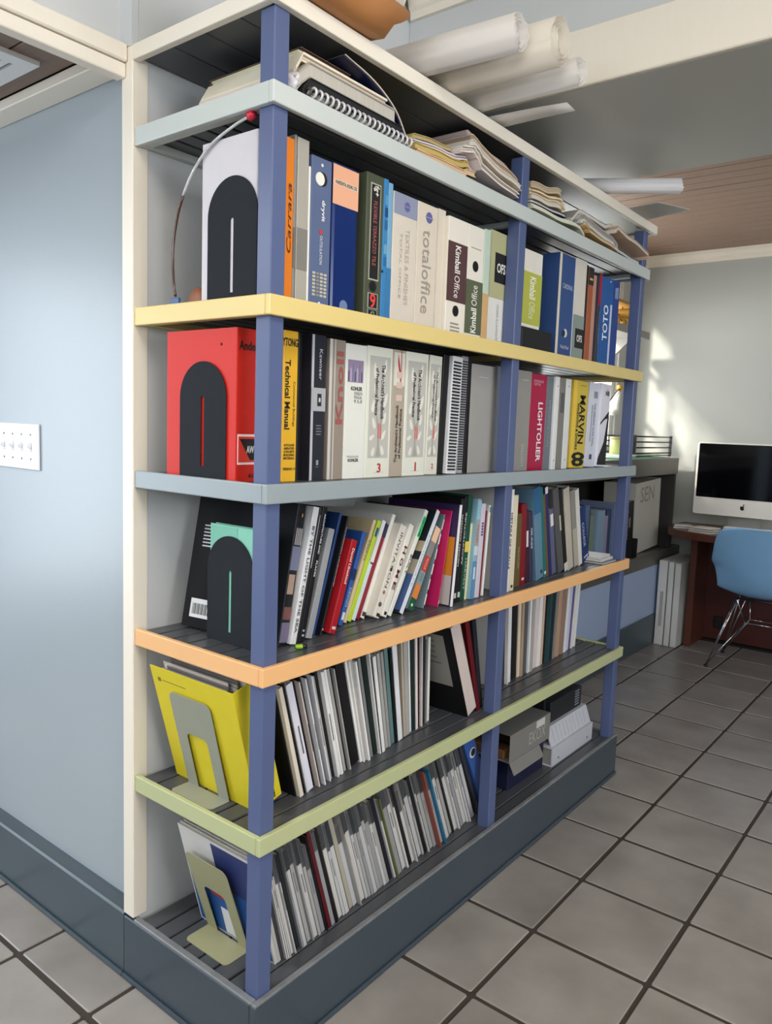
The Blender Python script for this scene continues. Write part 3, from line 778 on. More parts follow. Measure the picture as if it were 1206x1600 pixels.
def d_arch(n, txt_=(52, 50, 50)):
    def f(b):
        b.rect(.10, .90, .15, .93, (192, 190, 182), 'printed_field')
        petals(b, [(.30, .20, .011, .005, 70), (.66, .21, .012, .005, 110), (.24, .31, .010, .0045, 30), (.70, .33, .013, .005, 60), (.30, .42, .014, .005, 110), (.72, .46, .014, .005, 75), (.26, .55, .015, .0055, 80), (.74, .60, .018, .0055, 70), (.34, .68, .014, .0045, 100), (.62, .73, .016, .005, 85), (.30, .82, .018, .0055, 95), (.70, .86, .016, .005, 80)], (228, 226, 214), 'printed_leaves', .0010)
        link('printed_trunk', prism([(.40 * b.t, .16 * b.h), (.60 * b.t, .16 * b.h), (.53 * b.t, .24 * b.h), (.52 * b.t, .36 * b.h), (.66 * b.t, .46 * b.h), (.63 * b.t, .475 * b.h), (.50 * b.t, .41 * b.h), (.40 * b.t, .50 * b.h), (.37 * b.t, .49 * b.h), (.46 * b.t, .36 * b.h), (.46 * b.t, .24 * b.h)], .0002, .0012, 'x'), M((166, 163, 156), .5, 0), b.cover)
        b.txt("The Architect's Handbook", .62, .66, .42, .15, 'D', txt_, True, lift=.0017); b.txt('of Professional Practice', .38, .66, .36, .13, 'D', txt_, True, lift=.0017)
        b.lines(.44, .62, .30, .42, 2, (206, 110, 110), vertical=True, lift=.0016)
        b.txt(n, .56, .072, .06 if n == '1' else .15, .24, 'H', (190, 60, 60), True); b.lines(.36, .78, .035, .042, 1, (200, 190, 180))
    return f
G1.add(568.5, 607.5, (578, 540), 0, (226, 226, 212), 'cream handbook binder with grey tree print beside the white design manual', d_arch('3'), name='binder', cat='binder')
def d_seven(b):
    b.rect(.08, .92, .72, .98, (222, 220, 206), 'printed_field'); b.txt('7', .5, .85, .3, .3, 'D', (190, 60, 60), True)
    for z in (.60, .70, .78): b.rect(.30, .75, z, z + .05, (216, 190, 182), 'printed_leaf', .0012)
    b.txt("The Architect's Handbook", .40, .34, .46, .22, 'U', (60, 54, 50), True); b.txt('of Professional Practice', .70, .34, .40, .20, 'U', (60, 54, 50), True)
G1.add(608, 627.5, (617, 546), 0, (178, 166, 150), 'taupe handbook binder set upside down with number 7', d_seven, name='binder', cat='binder')
G1.add(628, 662.5, (643, 550), 0, (226, 226, 212), 'cream handbook binder with grey tree print between taupe and narrow handbook', d_arch('1'), name='binder', cat='binder')
G1.add(663, 682, (673, 555), 1, (220, 219, 204), 'narrow handbook binder with grey tree print and number 2', d_arch('2'), name='binder', cat='binder')
G1.add(682.5, 691.5, (703, 556), 2, (20, 20, 22), 'black binder beside the white comb bound report', name='binder', cat='binder')
def comb(b, n=34, rgb=(18, 18, 20)):
    ms = [box_me(.0002, .0030, .08 * b.t, .80 * b.t, (.03 + .94 * k / n) * b.h, (.03 + .94 * (k + .5) / n) * b.h) for k in range(n)]
    link('comb_binding', join_me(ms), M(rgb, .35, 0), b.cover)
G1.add(692, 712, (716, 558), 2, (222, 222, 224), 'white report with a black comb binding on blue grey shelf', comb, name='report', cat='report', x=-.065)
G1.add(712.5, 722, (727, 557), 1, (168, 168, 172), 'silver grey spiral report beside the comb bound report', lambda b: (comb(b, 44, (40, 38, 42))), name='report', cat='report')
G1.add(722.5, 729.5, (735, 560), 0, (30, 22, 26), 'black binder beside the plain grey binder', name='binder', cat='binder')
G1.add(730, 767, (738, 568), 0, (160, 157, 152), 'wide plain grey binder left of the middle post', lambda b: (b.lines(.3, .7, .88, .895, 1, (196, 194, 190))), name='binder', cat='binder')
G1.add(767.5, 776, (776, 572), 0, (138, 144, 156), 'narrow blue grey binder against the middle post', name='binder', cat='binder', x=-.08)
G2 = Row('gray', -0.055); G2.prev = (0.948, 0, .28)
G2.add(801, 823, (811, 578), 0, (146, 143, 138), 'grey binder with pale lettering right of the middle post', lambda b: (b.txt('LIGHTING', .55, .16, .22, .2, 'U', (190, 186, 178)), b.lines(.35, .8, .90, .92, 1, (180, 178, 172))), name='binder', cat='binder')
G2.add(823.3, 847, (832, 583), 0, (168, 18, 66), 'crimson lighting catalogue with white capital lettering', lambda b: (b.txt('LIGHTOLIER', .62, .40, .62, .30, 'D', (240, 226, 232), True), b.txt('Architectural', .42, .93, .62, .10, 'H', (226, 180, 196)), b.txt('Lighting', .33, .895, .42, .10, 'H', (226, 180, 196))), name='catalogue', cat='catalogue', rough=.3)
G2.add(847.5, 857.5, (860, 588), 0, (112, 118, 126), 'slate grey binder between crimson catalogue and white binder', lambda b: b.txt('SPECIFICATION', .5, .5, .5, .3, 'D', (150, 158, 166)), name='binder', cat='binder')
G2.add(858, 867, (868, 588), 0, (226, 226, 224), 'white binder beside slate grey binder', lambda b: (b.disc(.5, .9, .002, (40, 40, 40)), b.disc(.5, .1, .002, (40, 40, 40))), name='binder', cat='binder', x=-.048)
G2.add(867.5, 876.5, (876, 590), 0, (132, 128, 122), 'grey brown binder with darker label between two white binders', lambda b: (b.rect(.2, .8, .62, .84, (92, 90, 90))), name='binder', cat='binder')
G2.add(877, 885, (887, 592), 0, (222, 224, 222), 'white binder against the yellow window catalogue', lambda b: (b.disc(.5, .92, .002, (40, 40, 40)), b.disc(.5, .1, .002, (40, 40, 40))), name='binder', cat='binder')
def d_marvin(b):
    b.rect(0, .24, 0, 1, (236, 196, 70), 'spine_joint'); b.txt('MARVIN', .64, .56, .56, .38, 'D', (22, 20, 16), True); b.txt('WINDOWS & DOORS', .36, .48, .54, .14, 'D', (30, 26, 16), True); b.txt('8', .55, .10, .36, .42, 'F', (24, 22, 16), True); b.lines(.45, .8, .945, .955, 1, (60, 50, 20))
G2.add(888, 911, (896, 594), 1, (208, 184, 72), 'yellow window catalogue with heavy black lettering', d_marvin, name='catalogue', cat='catalogue')
G2.add(912, 928, (924, 598), 2, (214, 216, 228), 'white catalogue with upright grey lettering', lambda b: (b.txt('THE OPENING GLASS WALL', .6, .50, .52, .2, 'D', (96, 96, 120)), b.rect(.45, .8, .82, .9, (140, 142, 158), 'spine_emblem'), b.rect(.4, .65, .09, .15, (70, 74, 96), 'spine_emblem'), b.lines(.3, .42, .30, .75, 1, (140, 140, 160), vertical=True)), name='catalogue', cat='catalogue', x=-.062)
def d_swoosh(b):
    t, h = b.t, b.h
    link('printed_swoosh', prism([(.02 * t, .02 * h), (.98 * t, .02 * h), (.98 * t, .62 * h), (.86 * t, .62 * h), (.62 * t, .30 * h), (.10 * t, .10 * h)], .00005, .0009, 'x'), M((26, 26, 28), .5, 0), b.cover)
    link('printed_swoosh', prism([(.05 * t, .50 * h), (.10 * t, .53 * h), (.95 * t, .68 * h), (.95 * t, .60 * h), (.5 * t, .57 * h)], .00005, .0010, 'x'), M((26, 26, 28), .5, 0), b.cover)
    b.txt('NB', .62, .89, .4, .22, 'H', (60, 60, 66), True); b.disc(.62, .935, .002, (40, 40, 44))
G2.add(930, 945, (942, 600), 2, (226, 226, 234), 'white binder with black brush stroke at the open end of blue grey shelf', d_swoosh, name='binder', cat='binder')

# ================================================================== orange shelf
zs = Z['orange']
arch_bookend('black arched steel bookend against mint green book on orange shelf', -0.259, -0.116, 0.078, zs, 1.066, 0.862, 0.994)
b = make_book('book', 'mint green book showing above the arched bookend on orange shelf', 'book', -0.098, 0.0800, 0.016, 0.249, 0.155, zs, 0, (136, 204, 178), pages=(226, 214, 196))
b.side(0.45, .98, .80, .985, (118, 190, 164)); b.rect(0, 1, 0, 1, (226, 212, 192), 'spine_strip')
O = Row('orange', -0.090); O.prev = (0.117, 0, .01)
def d_photo(b):
    b.side_lines(.62, .90, .60, .78, 7, (206, 208, 214)); b.side(.70, .93, .075, .215, (226, 228, 230), 'barcode_label')
    ms = [box_me(-(.905 - k * .0125) * b.d, -(.905 - k * .0125 - .004 - (k * 7 % 3) * .0018) * b.d, -.0011, -.0007, .10 * b.h, .18 * b.h) for k in range(16)]
    link('barcode_bars', join_me(ms), M((24, 24, 26), .6, 0), b.cover)
    b.rect(.05, .95, .02, .16, (116, 108, 134), 'printed_picture'); b.rect(.05, .95, .18, .27, (118, 74, 72), 'printed_picture'); b.rect(.1, .8, .36, .50, (168, 140, 124), 'printed_picture')
    b.rect(.05, .95, .53, .70, (112, 118, 146), 'printed_picture'); b.rect(.1, .9, .71, .83, (176, 170, 170), 'printed_picture')
    for k in range(4): b.rect(.1 + .2 * k, .16 + .2 * k, .70, .95, (40, 38, 40), 'printed_picture', .0010)
    b.rect(.6, .75, .91, .935, (216, 178, 120), 'printed_picture')
pb = O.add(434, 450, (0, 0), 11.5, (24, 25, 30), 'large black art book with a barcode on its back cover', d_photo, h=.298, d=.275, rough=.35)
pb.root.rotation_euler[2] = math.radians(8)
O.add(451.5, 462.3, (0, 0), 12.3, (220, 221, 222), 'silver white art book titled in grey capitals', lambda b: b.txt('BY THE LIGHT OF THE SEA', .5, .47, .78, .42, 'D', (96, 98, 106), True), h=.294, x=-.085)
O.add(462.6, 466.5, (0, 0), 12.6, (34, 34, 38), 'thin black monograph beside the silver white art book', lambda b: b.lines(.3, .6, .55, .95, 1, (200, 200, 205), vertical=True), h=.294, x=-.086)
O.add(466.8, 475, (0, 0), 12.8, (22, 22, 25), 'black monograph with small white title on orange shelf', lambda b: (b.txt('ARCHITECTURE AND', .6, .80, .30, .3, 'D', (215, 215, 220), True), b.txt('PLACES', .6, .54, .12, .3, 'D', (215, 215, 220), True), b.lines(.3, .7, .03, .10, 2, (170, 170, 175))), h=.293, x=-.086)
O.add(477.5, 487.5, (0, 0), 15.5, (152, 154, 158), 'plain silver grey book between black books', h=.243, x=-.092)
O.add(487.8, 492, (0, 0), 17, (36, 64, 116), 'dark blue tall book between silver grey and black books', h=.278, x=-.105)
O.add(492.3, 503, (0, 0), 17.5, (20, 20, 22), 'tall black book with narrow white title beside red book', lambda b: (b.txt('MODERNIST LANDSCAPES', .5, .66, .5, .26, 'D', (222, 222, 224), True), b.lines(.3, .7, .04, .07, 1, (180, 180, 180))), h=.272, x=-.090)
O.add(513.5, 523.5, (0, 0), 18.5, (164, 26, 36), 'red hardback book with pale lettering', lambda b: (b.txt('Daniel Libeskind', .55, .72, .38, .40, 'D', (236, 206, 200), True), b.rect(.2, .8, .045, .075, (226, 190, 186), 'spine_emblem')), h=.215, x=-.080)
O.add(528.5, 535, (0, 0), 20, (48, 92, 168), 'small bright blue paperback right of the red hardback', lambda b: (b.rect(0, 1, .48, .60, (26, 44, 96), 'printed_band'), b.txt('DESIGN', .5, .30, .2, .5, 'D', (190, 214, 240)), b.rect(.2, .8, .06, .14, (226, 226, 226))), h=.226, x=-.115)
O.add(536, 541.5, (0, 0), 23, (212, 192, 152), 'tan paperback left of the lime book', lambda b: b.txt('ESSAYS', .5, .7, .2, .5, 'D', (120, 96, 60)), h=.256, x=-.125)
O.add(541.8, 548.5, (0, 0), 24, (188, 210, 58), 'lime green paperback leaning between tan and aqua ones', lambda b: b.rect(.2, .8, .84, .93, (40, 96, 120)), h=.254, x=-.125)
O.add(548.8, 555, (0, 0), 24.3, (206, 222, 222), 'pale aqua paperback right of the lime book', lambda b: (b.rect(0, 1, .58, 1, (228, 228, 224), 'printed_band'), b.rect(.2, .8, .56, .575, (40, 44, 50), 'printed_band', .001)), h=.254, x=-.125)
O.add(555.5, 561.5, (0, 0), 24.5, (140, 30, 46), 'wine red book leaning among the pale paperbacks', lambda b: b.rect(0, 1, .86, 1, (40, 40, 70), 'printed_band'), h=.244, x=-.125)
O.add(562, 569, (0, 0), 24.5, (230, 226, 218), 'white book with dark end leaning beside wine red book', lambda b: b.rect(0, 1, .02, .06, (60, 50, 48), 'printed_band'), h=.268, x=-.122)
O.add(573, 592, (0, 0), 24.5, (222, 216, 204), 'thick cream book with black capitals and small ornaments', lambda b: (b.txt('INVITATION', .52, .62, .60, .40, 'D', (74, 66, 62)), b.disc(.55, .52, .0045, (40, 36, 36)), b.disc(.5, .27, .0045, (150, 100, 90)), b.disc(.45, .14, .006, (90, 84, 80)), b.rect(.4, .9, .015, .05, (30, 28, 28))), h=.238, x=-.098)
O.add(593, 603.5, (0, 0), 25, (228, 224, 214), 'cream book with widely spaced maroon capitals', lambda b: ([b.txt(c, .5, .72 - k * .13, .085, .62, 'D', (104, 28, 44), True) for k, c in enumerate('HOME')], b.rect(.25, .75, .02, .055, (30, 30, 30))), h=.240, x=-.092)
O.add(604, 611, (0, 0), 29.5, (226, 226, 216), 'white book with a bright green sticker on its spine', lambda b: (b.rect(.1, .95, .74, .94, (74, 206, 128), 'sticker'), b.txt('TURN IT HOME', .5, .84, .18, .5, 'D', (16, 70, 40), True, lift=.0013), b.txt('BUILT', .5, .48, .18, .6, 'D', (60, 58, 56))), h=.288, x=-.090)
def d_land(b):
    b.rect(0, 1, 0, 1, (222, 226, 234), 'spine_strip'); b.side(.0, .95, .02, .36, (72, 96, 146)); b.side(.0, .95, .36, .50, (168, 160, 140)); b.side(0, .95, .5, .58, (44, 46, 52)); b.side(0, .95, .58, .68, (182, 170, 140))
    b.txt('LANDSCAPE', .5, .5, .5, .4, 'D', (160, 170, 190))
O.add(622, 628.5, (0, 0), 30.5, (34, 42, 46), 'large landscape book with white spine and blue picture cover', d_land, h=.288, x=-.085)
def d_multi(b):
    for z0, z1, c in [(0, .14, (24, 88, 58)), (.14, .30, (222, 130, 60)), (.30, .46, (132, 152, 158)), (.46, .64, (190, 62, 52)), (.64, .82, (136, 134, 130)), (.82, 1, (232, 196, 158))]: b.rect(0, 1, z0, z1, c, 'printed_band')
    b.disc(.5, .06, .004, (220, 230, 220), lift=.0012); b.txt('FOCUS', .5, .55, .13, .4, 'D', (240, 200, 190), lift=.0012); b.txt('KOO', .5, .385, .09, .5, 'D', (90, 110, 118), lift=.0012)
O.add(634, 644, (0, 0), 29, (120, 140, 140), 'book with bands of green orange grey red and peach', d_multi, h=.230, x=-.086)
def d_str(b):
    for k in range(6): b.rect(0, 1, .04 + k * .16, .15 + k * .16, [(226, 222, 220), (198, 204, 208)][k % 2], 'printed_band')
O.add(652, 662, (0, 0), 19, (112, 132, 138), 'book with white and grey teal bands beside the magenta book', d_str, h=.252, x=-.084)
O.add(664, 671.5, (0, 0), 11, (186, 32, 90), 'magenta book left of the orange and purple cover', lambda b: b.rect(.2, .8, .03, .07, (236, 190, 206)), h=.255, x=-.066)
def d_org(b):
    b.rect(0, 1, 0, 1, (236, 236, 234), 'spine_strip'); b.side(.02, .9, .30, .68, (206, 128, 34)); b.side(.02, .9, .68, .99, (52, 32, 78)); b.side(.02, .9, .01, .30, (190, 182, 178)); b.side_lines(.45, .85, .36, .64, 6, (160, 84, 20), lift=.0012); b.side_lines(.5, .8, .08, .22, 3, (110, 90, 90), lift=.0012)
O.add(700.5, 706.5, (0, 0), 5.5, (60, 40, 84), 'book with orange and purple cover and a white spine', d_org, h=.268, x=-.046)
arrs = lambda s_: (lambda b: (b.txt(s_, .5, .60, .5, .36, 'U', (206, 206, 200), True), b.rect(.2, .8, .04, .09, (200, 200, 196), 'spine_emblem')))
O.add(706.8, 712, (0, 0), 5, (26, 26, 30), 'black softback with small white lettering beside the white spine', arrs('HIDDEN GARDENS'), h=.280, x=-.066)
O.add(712.3, 718, (0, 0), 4.8, (24, 24, 26), 'black softback with bold white lettering left of the green book', arrs('ARCHITECTURE'), h=.284, x=-.066)
O.add(718.3, 725, (0, 0), 4.5, (24, 76, 56), 'dark green book with a yellow diagonal band', lambda b: (b.rect(0, 1, .46, .56, (224, 202, 80), 'printed_band'), b.txt('HARVEST', .5, .25, .3, .4, 'D', (190, 210, 200))), h=.288, x=-.066)
O.add(725.2, 728.6, (0, 0), 4.2, (216, 212, 170), 'thin pale yellow booklet right of the dark green book', h=.21, x=-.066)
def d_lb(b):
    b.rect(0, 1, .80, .98, (150, 196, 212), 'printed_band'); b.rect(0, 1, .54, .79, (168, 160, 158), 'printed_band'); b.rect(0, 1, .44, .53, (196, 214, 220), 'printed_band'); b.rect(0, 1, .0, .38, (92, 140, 178), 'printed_band'); b.rect(.3, .7, .2, .32, (206, 222, 234), 'spine_label', .0011)
    for i, s_ in enumerate(['Modern', 'and', 'Pleasant', 'Places']): b.txt(s_, .5, .93 - i * .03, .6, .10, 'H', (40, 60, 70), lift=.0012)
    b.txt('VASARI', .5, .66, .18, .4, 'D', (120, 90, 92), lift=.0012)
O.add(729.2, 739.5, (0, 0), 4, (140, 178, 196), 'light blue book with a grey middle label left of the post', d_lb, h=.276, x=-.056)
O.add(741.5, 748, (0, 0), 3.5, (206, 198, 208), 'lilac white book with a purple pattern left of the post', lambda b: [b.rect(.25, .75, .66 + k * .03, .68 + k * .03, (96, 72, 130), 'printed_mark') for k in range(5)], h=.262, x=-.056)
O.add(748.4, 750.6, (0, 0), 4, (120, 40, 46), 'thin maroon booklet between white books at the middle post', h=.24, x=-.062)
O.add(751, 755, (0, 0), 4.5, (226, 226, 222), 'thin white book leaning on the middle post', lambda b: b.rect(.1, .9, .92, .98, (100, 140, 170), 'printed_band'), h=.256, x=-.058)
O2 = Row('orange', -0.052); O2.prev = (0.946, 0, .29)
O2.add(789.5, 794.5, (0, 0), 1, (228, 226, 220), 'white book with black vertical title right of the post', lambda b: b.txt('DETAILS OF WALLS', .5, .5, .55, .5, 'D', (40, 40, 42), True), h=.298, x=-.034)
O2.add(795, 802, (0, 0), .5, (218, 208, 184), 'cream book right of the post on orange shelf', lambda b: b.rect(.3, .7, .03, .06, (60, 60, 60)), h=.280, x=-.036)
O2.add(803.5, 811.5, (0, 0), -2, (98, 84, 48), 'olive brown short book on orange shelf', lambda b: b.txt('STRUCTURES', .5, .4, .3, .3, 'D', (190, 176, 130)), h=.220)
O2.add(812, 819.5, (0, 0), -3, (128, 22, 36), 'dark red book with small white mark near its foot', lambda b: b.rect(.25, .75, .06, .09, (226, 200, 196)), h=.248)
O2.add(820.5, 825, (0, 0), -5, (64, 30, 48), 'narrow plum book right of the dark red book', lambda b: b.rect(.2, .8, .5, .72, (222, 216, 216)), h=.228, x=-.056)
O2.add(825.3, 832.5, (0, 0), -7, (58, 52, 76), 'short violet grey book with white lettering', lambda b: b.txt('GLASS', .6, .62, .3, .36, 'D', (222, 220, 228), True), h=.222, x=-.056)
O2.add(835, 849, (0, 0), -11, (96, 130, 154), 'tall steel blue book leaning left on orange shelf', lambda b: (b.rect(0, 1, .72, 1, (40, 94, 136), 'printed_band'), b.rect(.6, .85, .05, .09, (36, 40, 46))), h=.296)
O2.add(849.5, 854, (0, 0), -12, (34, 108, 104), 'narrow teal book right of the steel blue book', lambda b: b.rect(.2, .8, .04, .07, (220, 220, 220)), h=.298, x=-.056)
O2.add(854.3, 857.5, (0, 0), -12.5, (104, 84, 56), 'thin brown book right of the teal book', h=.275, x=-.058)
O2.add(857.8, 862, (0, 0), -13, (46, 42, 92), 'narrow indigo book on orange shelf', lambda b: b.rect(0, 1, .93, 1, (226, 226, 226), 'printed_band'), h=.298, x=-.058)
O2.add(863, 869, (0, 0), -13.5, (92, 96, 124), 'short slate violet book with a white label', lambda b: b.rect(.2, .9, .74, .92, (222, 220, 216)), h=.222, x=-.064)
O2.add(870, 881.5, (0, 0), -16, (84, 84, 86), 'thick charcoal book leaning left', lambda b: b.rect(.75, 1, .48, .66, (196, 186, 158)), h=.292, x=-.060)
O2.add(882, 887, (0, 0), -16, (24, 22, 22), 'black book between charcoal and beige books', lambda b: b.rect(0, 1, 0, .10, (206, 202, 196), 'printed_band'), h=.290, x=-.060)
O2.add(887.5, 896, (0, 0), -14.5, (186, 178, 164), 'beige linen book leaning left', h=.288, x=-.060)
O2.add(897, 904, (0, 0), -14.5, (142, 138, 132), 'grey linen book right of the beige one', lambda b: b.rect(0, 1, .0, .5, (176, 170, 156), 'printed_band'), h=.276, x=-.074)
O2.add(904.5, 910, (0, 0), -14.5, (216, 214, 206), 'white book at the right of the leaning beige books', h=.278, x=-.076)
O2.add(911, 921, (0, 0), -20, (26, 50, 104), 'small navy book leaning at the end of orange shelf', lambda b: (b.txt('COLLEGE', .45, .5, .45, .3, 'D', (206, 214, 228)), b.rect(.2, .8, .06, .085, (206, 210, 220))), h=.205, x=-.092)
for k, (rgb, lab) in enumerate([((70, 84, 106), 'slate pamphlet at the bottom of the flat pile on orange shelf'), ((206, 206, 204), 'white pamphlet in the middle of the flat pile on orange shelf'), ((186, 190, 196), 'pale grey pamphlet on top of the flat pile on orange shelf')]):
    pm = thing('pamphlet', lab, 'pamphlet', (-0.022 - .012 * k, 1.650 + .010 * k, zs + .0072 * k), (0, 0, .03 * k))
    link('cover', box_me(-.13, 0, 0, .118, 0, .0012), M(rgb, .4, .04), pm); link('cover', box_me(-.13, 0, 0, .118, .0056, .0068), M(rgb, .4, .04), pm)
    link('page_block', box_me(-.128, -.001, .001, .117, .0013, .0055), pages_mat((226, 222, 214)), pm)
cp = thing('marker_cap', 'small lime green and black marker cap lying by the corner post', 'marker', tuple(float(v) for v in on_z(468, 1014, zs)) , (0, 0, math.radians(62)))
link('cap', tube_me([(-.010, 0, .0052), (-.008, 0, .0052), (.004, 0, .0052), (.006, 0, .0052)], [.0035, .005, .005, .0045], 12), M((150, 196, 30), .3, 0), cp)
link('tip', tube_me([(.0062, 0, .0052), (.0075, 0, .0052), (.015, 0, .0048)], [.0036, .0040, .0048], 12), M((24, 26, 28), .4, 0), cp)
link('clip', tube_me([(-.010, 0, .0085), (-.020, 0, .0060), (-.026, 0, .0020)], [.0014, .0012, .0010], 6), M((30, 60, 30), .4, 0), cp)

# ================================================================== green shelf
zs = Z['green']
u_bookend('grey steel bookend with cut-out holding the yellow file on green shelf', -0.302, -0.166, 0.066, zs, 0.232, -14, 0.052, (150, 152, 136))
yf = make_book('document_file', 'bright yellow document file stuffed with papers on green shelf', 'file', -0.086, 0.0740, 0.070, 0.282, 0.270, zs, -15, (218, 200, 44), case=.002, r=.0012, pages=(200, 194, 182), inset=.03)
yf.txt('PRODUCTS', .62, .14, .24, .26, 'D', (70, 62, 16), True)
link('cover_mark', join_me([box_me(-.235, -.155, -.0005, -.0001, .252, .2535), box_me(-.250, -.240, -.0005, -.0001, .248, .2575)]), M((120, 112, 30), .6, 0), yf.cover)
for k in range(9):
    yy = .010 + k * .0062
    link('loose_sheet', box_me(-.262 + .01 * (k % 3), -.030 - .006 * (k % 4), yy, yy + .0016, .02, .266 + .004 * ((k * 5) % 4)), M([(206, 204, 200), (186, 184, 182), (120, 116, 112), (216, 206, 196)][k % 4], .6, .05), yf.root)
def mag(row, px0, px1, lean, rgb, where, h=None, x=None, deco=None, near='', printed=False):
    names = {'white': 'white', 'black': 'black', 'cream': 'cream', 'grey': 'grey', 'teal': 'dark teal', 'tan': 'tan', 'pink': 'pinkish white', 'violet': 'lavender striped'}
    kind, c = rgb
    lab = '%s%s spined magazine %s on %s' % ('lettered ' if printed else '', names[kind], near or 'in the leaning row', where)
    j = random.uniform(-.006, .006)
    return row.add(px0, px1, (0, 0), lean, c, lab, deco, h=(h or .270) + random.uniform(-.004, .004), x=(x if x is not None else row.x) + j, name='magazine', cat='magazine', group='%s magazines %s on %s' % (names[kind], near or 'in the row', where), case=.0007, r=.0006, inset=.002, d=.205)
W = lambda: ('white', random.choice([(232, 230, 228), (226, 226, 230), (236, 232, 226)]))
K = lambda: ('black', random.choice([(20, 20, 22), (26, 24, 26), (18, 22, 22)]))
G = lambda: ('grey', random.choice([(150, 150, 148), (170, 168, 164), (132, 132, 132)]))
GW = 'green shelf'
V = Row('green', -0.070); V.prev = (y_at(457, -.086, zs), math.tan(math.radians(-15)), .27)
spec = [(457.5, 462.5, K()), (463, 475, ('cream', (226, 214, 198))), (475.2, 478.2, K()), (478.5, 481.6, W()), (481.9, 490, ('white', (226, 224, 236))), (490.2, 492, K()), (492.2, 499, ('pink', (218, 204, 196))), (499.2, 501.3, K()), (501.5, 506, W()), (506.2, 507.8, K()), (508, 515, W()), (515.2, 519, G()), (519.2, 523, K()), (523.2, 527.4, W()), (527.6, 533, W()), (533.2, 537, W()), (537.2, 541, G()), (541.2, 543, K()), (543.2, 549, G()), (549.2, 561.5, K()), (562, 566, W()), (566.2, 569, W()), (569.2, 573, G()), (573.2, 579, W()), (579.2, 583, G()), (583.2, 590, ('black', (20, 34, 30))), (590.2, 593.2, W())]
for i, (a, bb, c) in enumerate(spec):
    ln = -15.3 - .6 * math.sin(i * .35) + max(0, i - 17) * .35
    dec = None
    if c[0] in ('white', 'pink', 'cream') and bb - a > 4 and i % 2 == 0:
        dec = lambda b: b.lines(.25, .75, .35, .62, 1, (110, 106, 104), vertical=True)
    mag(V, a, bb, ln, c, GW, x=-.068 - (.010 if c[0] == 'black' else 0) - .0006 * i, deco=dec, printed=dec is not None, near='close to the yellow file' if i < 7 else 'left of the broad black spine' if i < 19 else 'that is the broadest black one' if i == 19 else 'right of the broad black spine')
spec = [(594, 597, K()), (597.3, 602, W()), (602.3, 606.5, G()), (607, 611, G()), (611.3, 616.5, ('teal', (98, 128, 128))), (617, 622, K()), (622.3, 629, W())]
for i, (a, bb, c) in enumerate(spec): mag(V, a, bb, -12 + i * .5, c, GW, x=-.082 - .003 * i, h=.262, near='around the dusty teal one')
spec = [(631, 634, ('tan', (180, 168, 150))), (634.2, 640, G()), (640.2, 642.6, W()), (643, 649, ('teal', (26, 44, 44))), (649.3, 653, ('pink', (232, 214, 212))), (653.2, 655.2, K()), (655.5, 659, ('pink', (230, 212, 210))), (659.3, 663, ('teal', (30, 46, 46))), (663.4, 666.5, G()), (666.8, 670, W())]
for i, (a, bb, c) in enumerate(spec): mag(V, a, bb, -6.5 + i * .5, c, GW, x=-.100 - .002 * i, h=.266 if i < 8 else .235, near='among the nearly upright ones')
# heavy book, pages outwards
bt = Row('green', -0.046); bt.prev = (0.76, math.tan(math.radians(-23)), .27)
B = make_book('book', 'thick black paperback with its pages outwards left of the middle post', 'book', -0.052, 0.829, 0.050, 0.296, 0.215, zs, -22, (22, 22, 24), flip=True, case=.0016, r=.001, inset=.0016, pages=(222, 204, 198))
B.side(.14, .92, .33, .90, (150, 148, 140), 'cover_print'); B.side_lines(.25, .82, .55, .85, 5, (120, 118, 112), lift=.0010)
make_book('book', 'dark wine red hardback behind the thick paperback at the middle post', 'book', -0.058, 0.8865, 0.019, 0.300, 0.22, zs, -17, (96, 14, 24))
make_book('magazine', 'black and white striped journal between wine red book and middle post', 'magazine', -0.062, 0.9085, 0.018, 0.292, 0.2, zs, -13, (34, 36, 42), case=.0008)
V2 = Row('green', -0.118); V2.prev = (0.99, math.tan(math.radians(-4.5)), .27)
def i2(a): return 770 + a / 5.743
spec = [(62, 76, W()), (78, 100, K()), (103, 124, W()), (126, 156, W()), (160, 206, K()), (210, 236, ('cream', (222, 206, 184))), (238, 266, ('tan', (172, 150, 124))), (270, 296, ('grey', (84, 86, 90))), (299, 310, W()), (312, 326, W()), (330, 352, G()), (354, 386, ('pink', (222, 206, 206))), (390, 420, W()), (424, 440, ('cream', (210, 180, 160))), (443, 456, K()), (458, 472, ('teal', (36, 66, 70))), (475, 500, ('teal', (40, 70, 74))), (502, 526, ('teal', (30, 44, 48))), (530, 546, G()), (550, 586, ('tan', (178, 146, 122))), (588, 626, ('tan', (150, 124, 110))), (629, 652, W()), (655, 672, ('violet', (206, 206, 222))), (674, 690, ('violet', (96, 92, 150))), (694, 712, ('cream', (226, 220, 206))), (714, 736, W())]
for i, (a, bb, c) in enumerate(spec):
    mag(V2, i2(a), i2(bb), -4.5 + i * .36, c, 'green shelf right bay', h=.262, x=-.112 - i * .0011 - (.008 if c[0] == 'black' else 0), near='left of the dark teal ones' if i < 15 else 'right of the dark teal ones' if i > 17 else '')

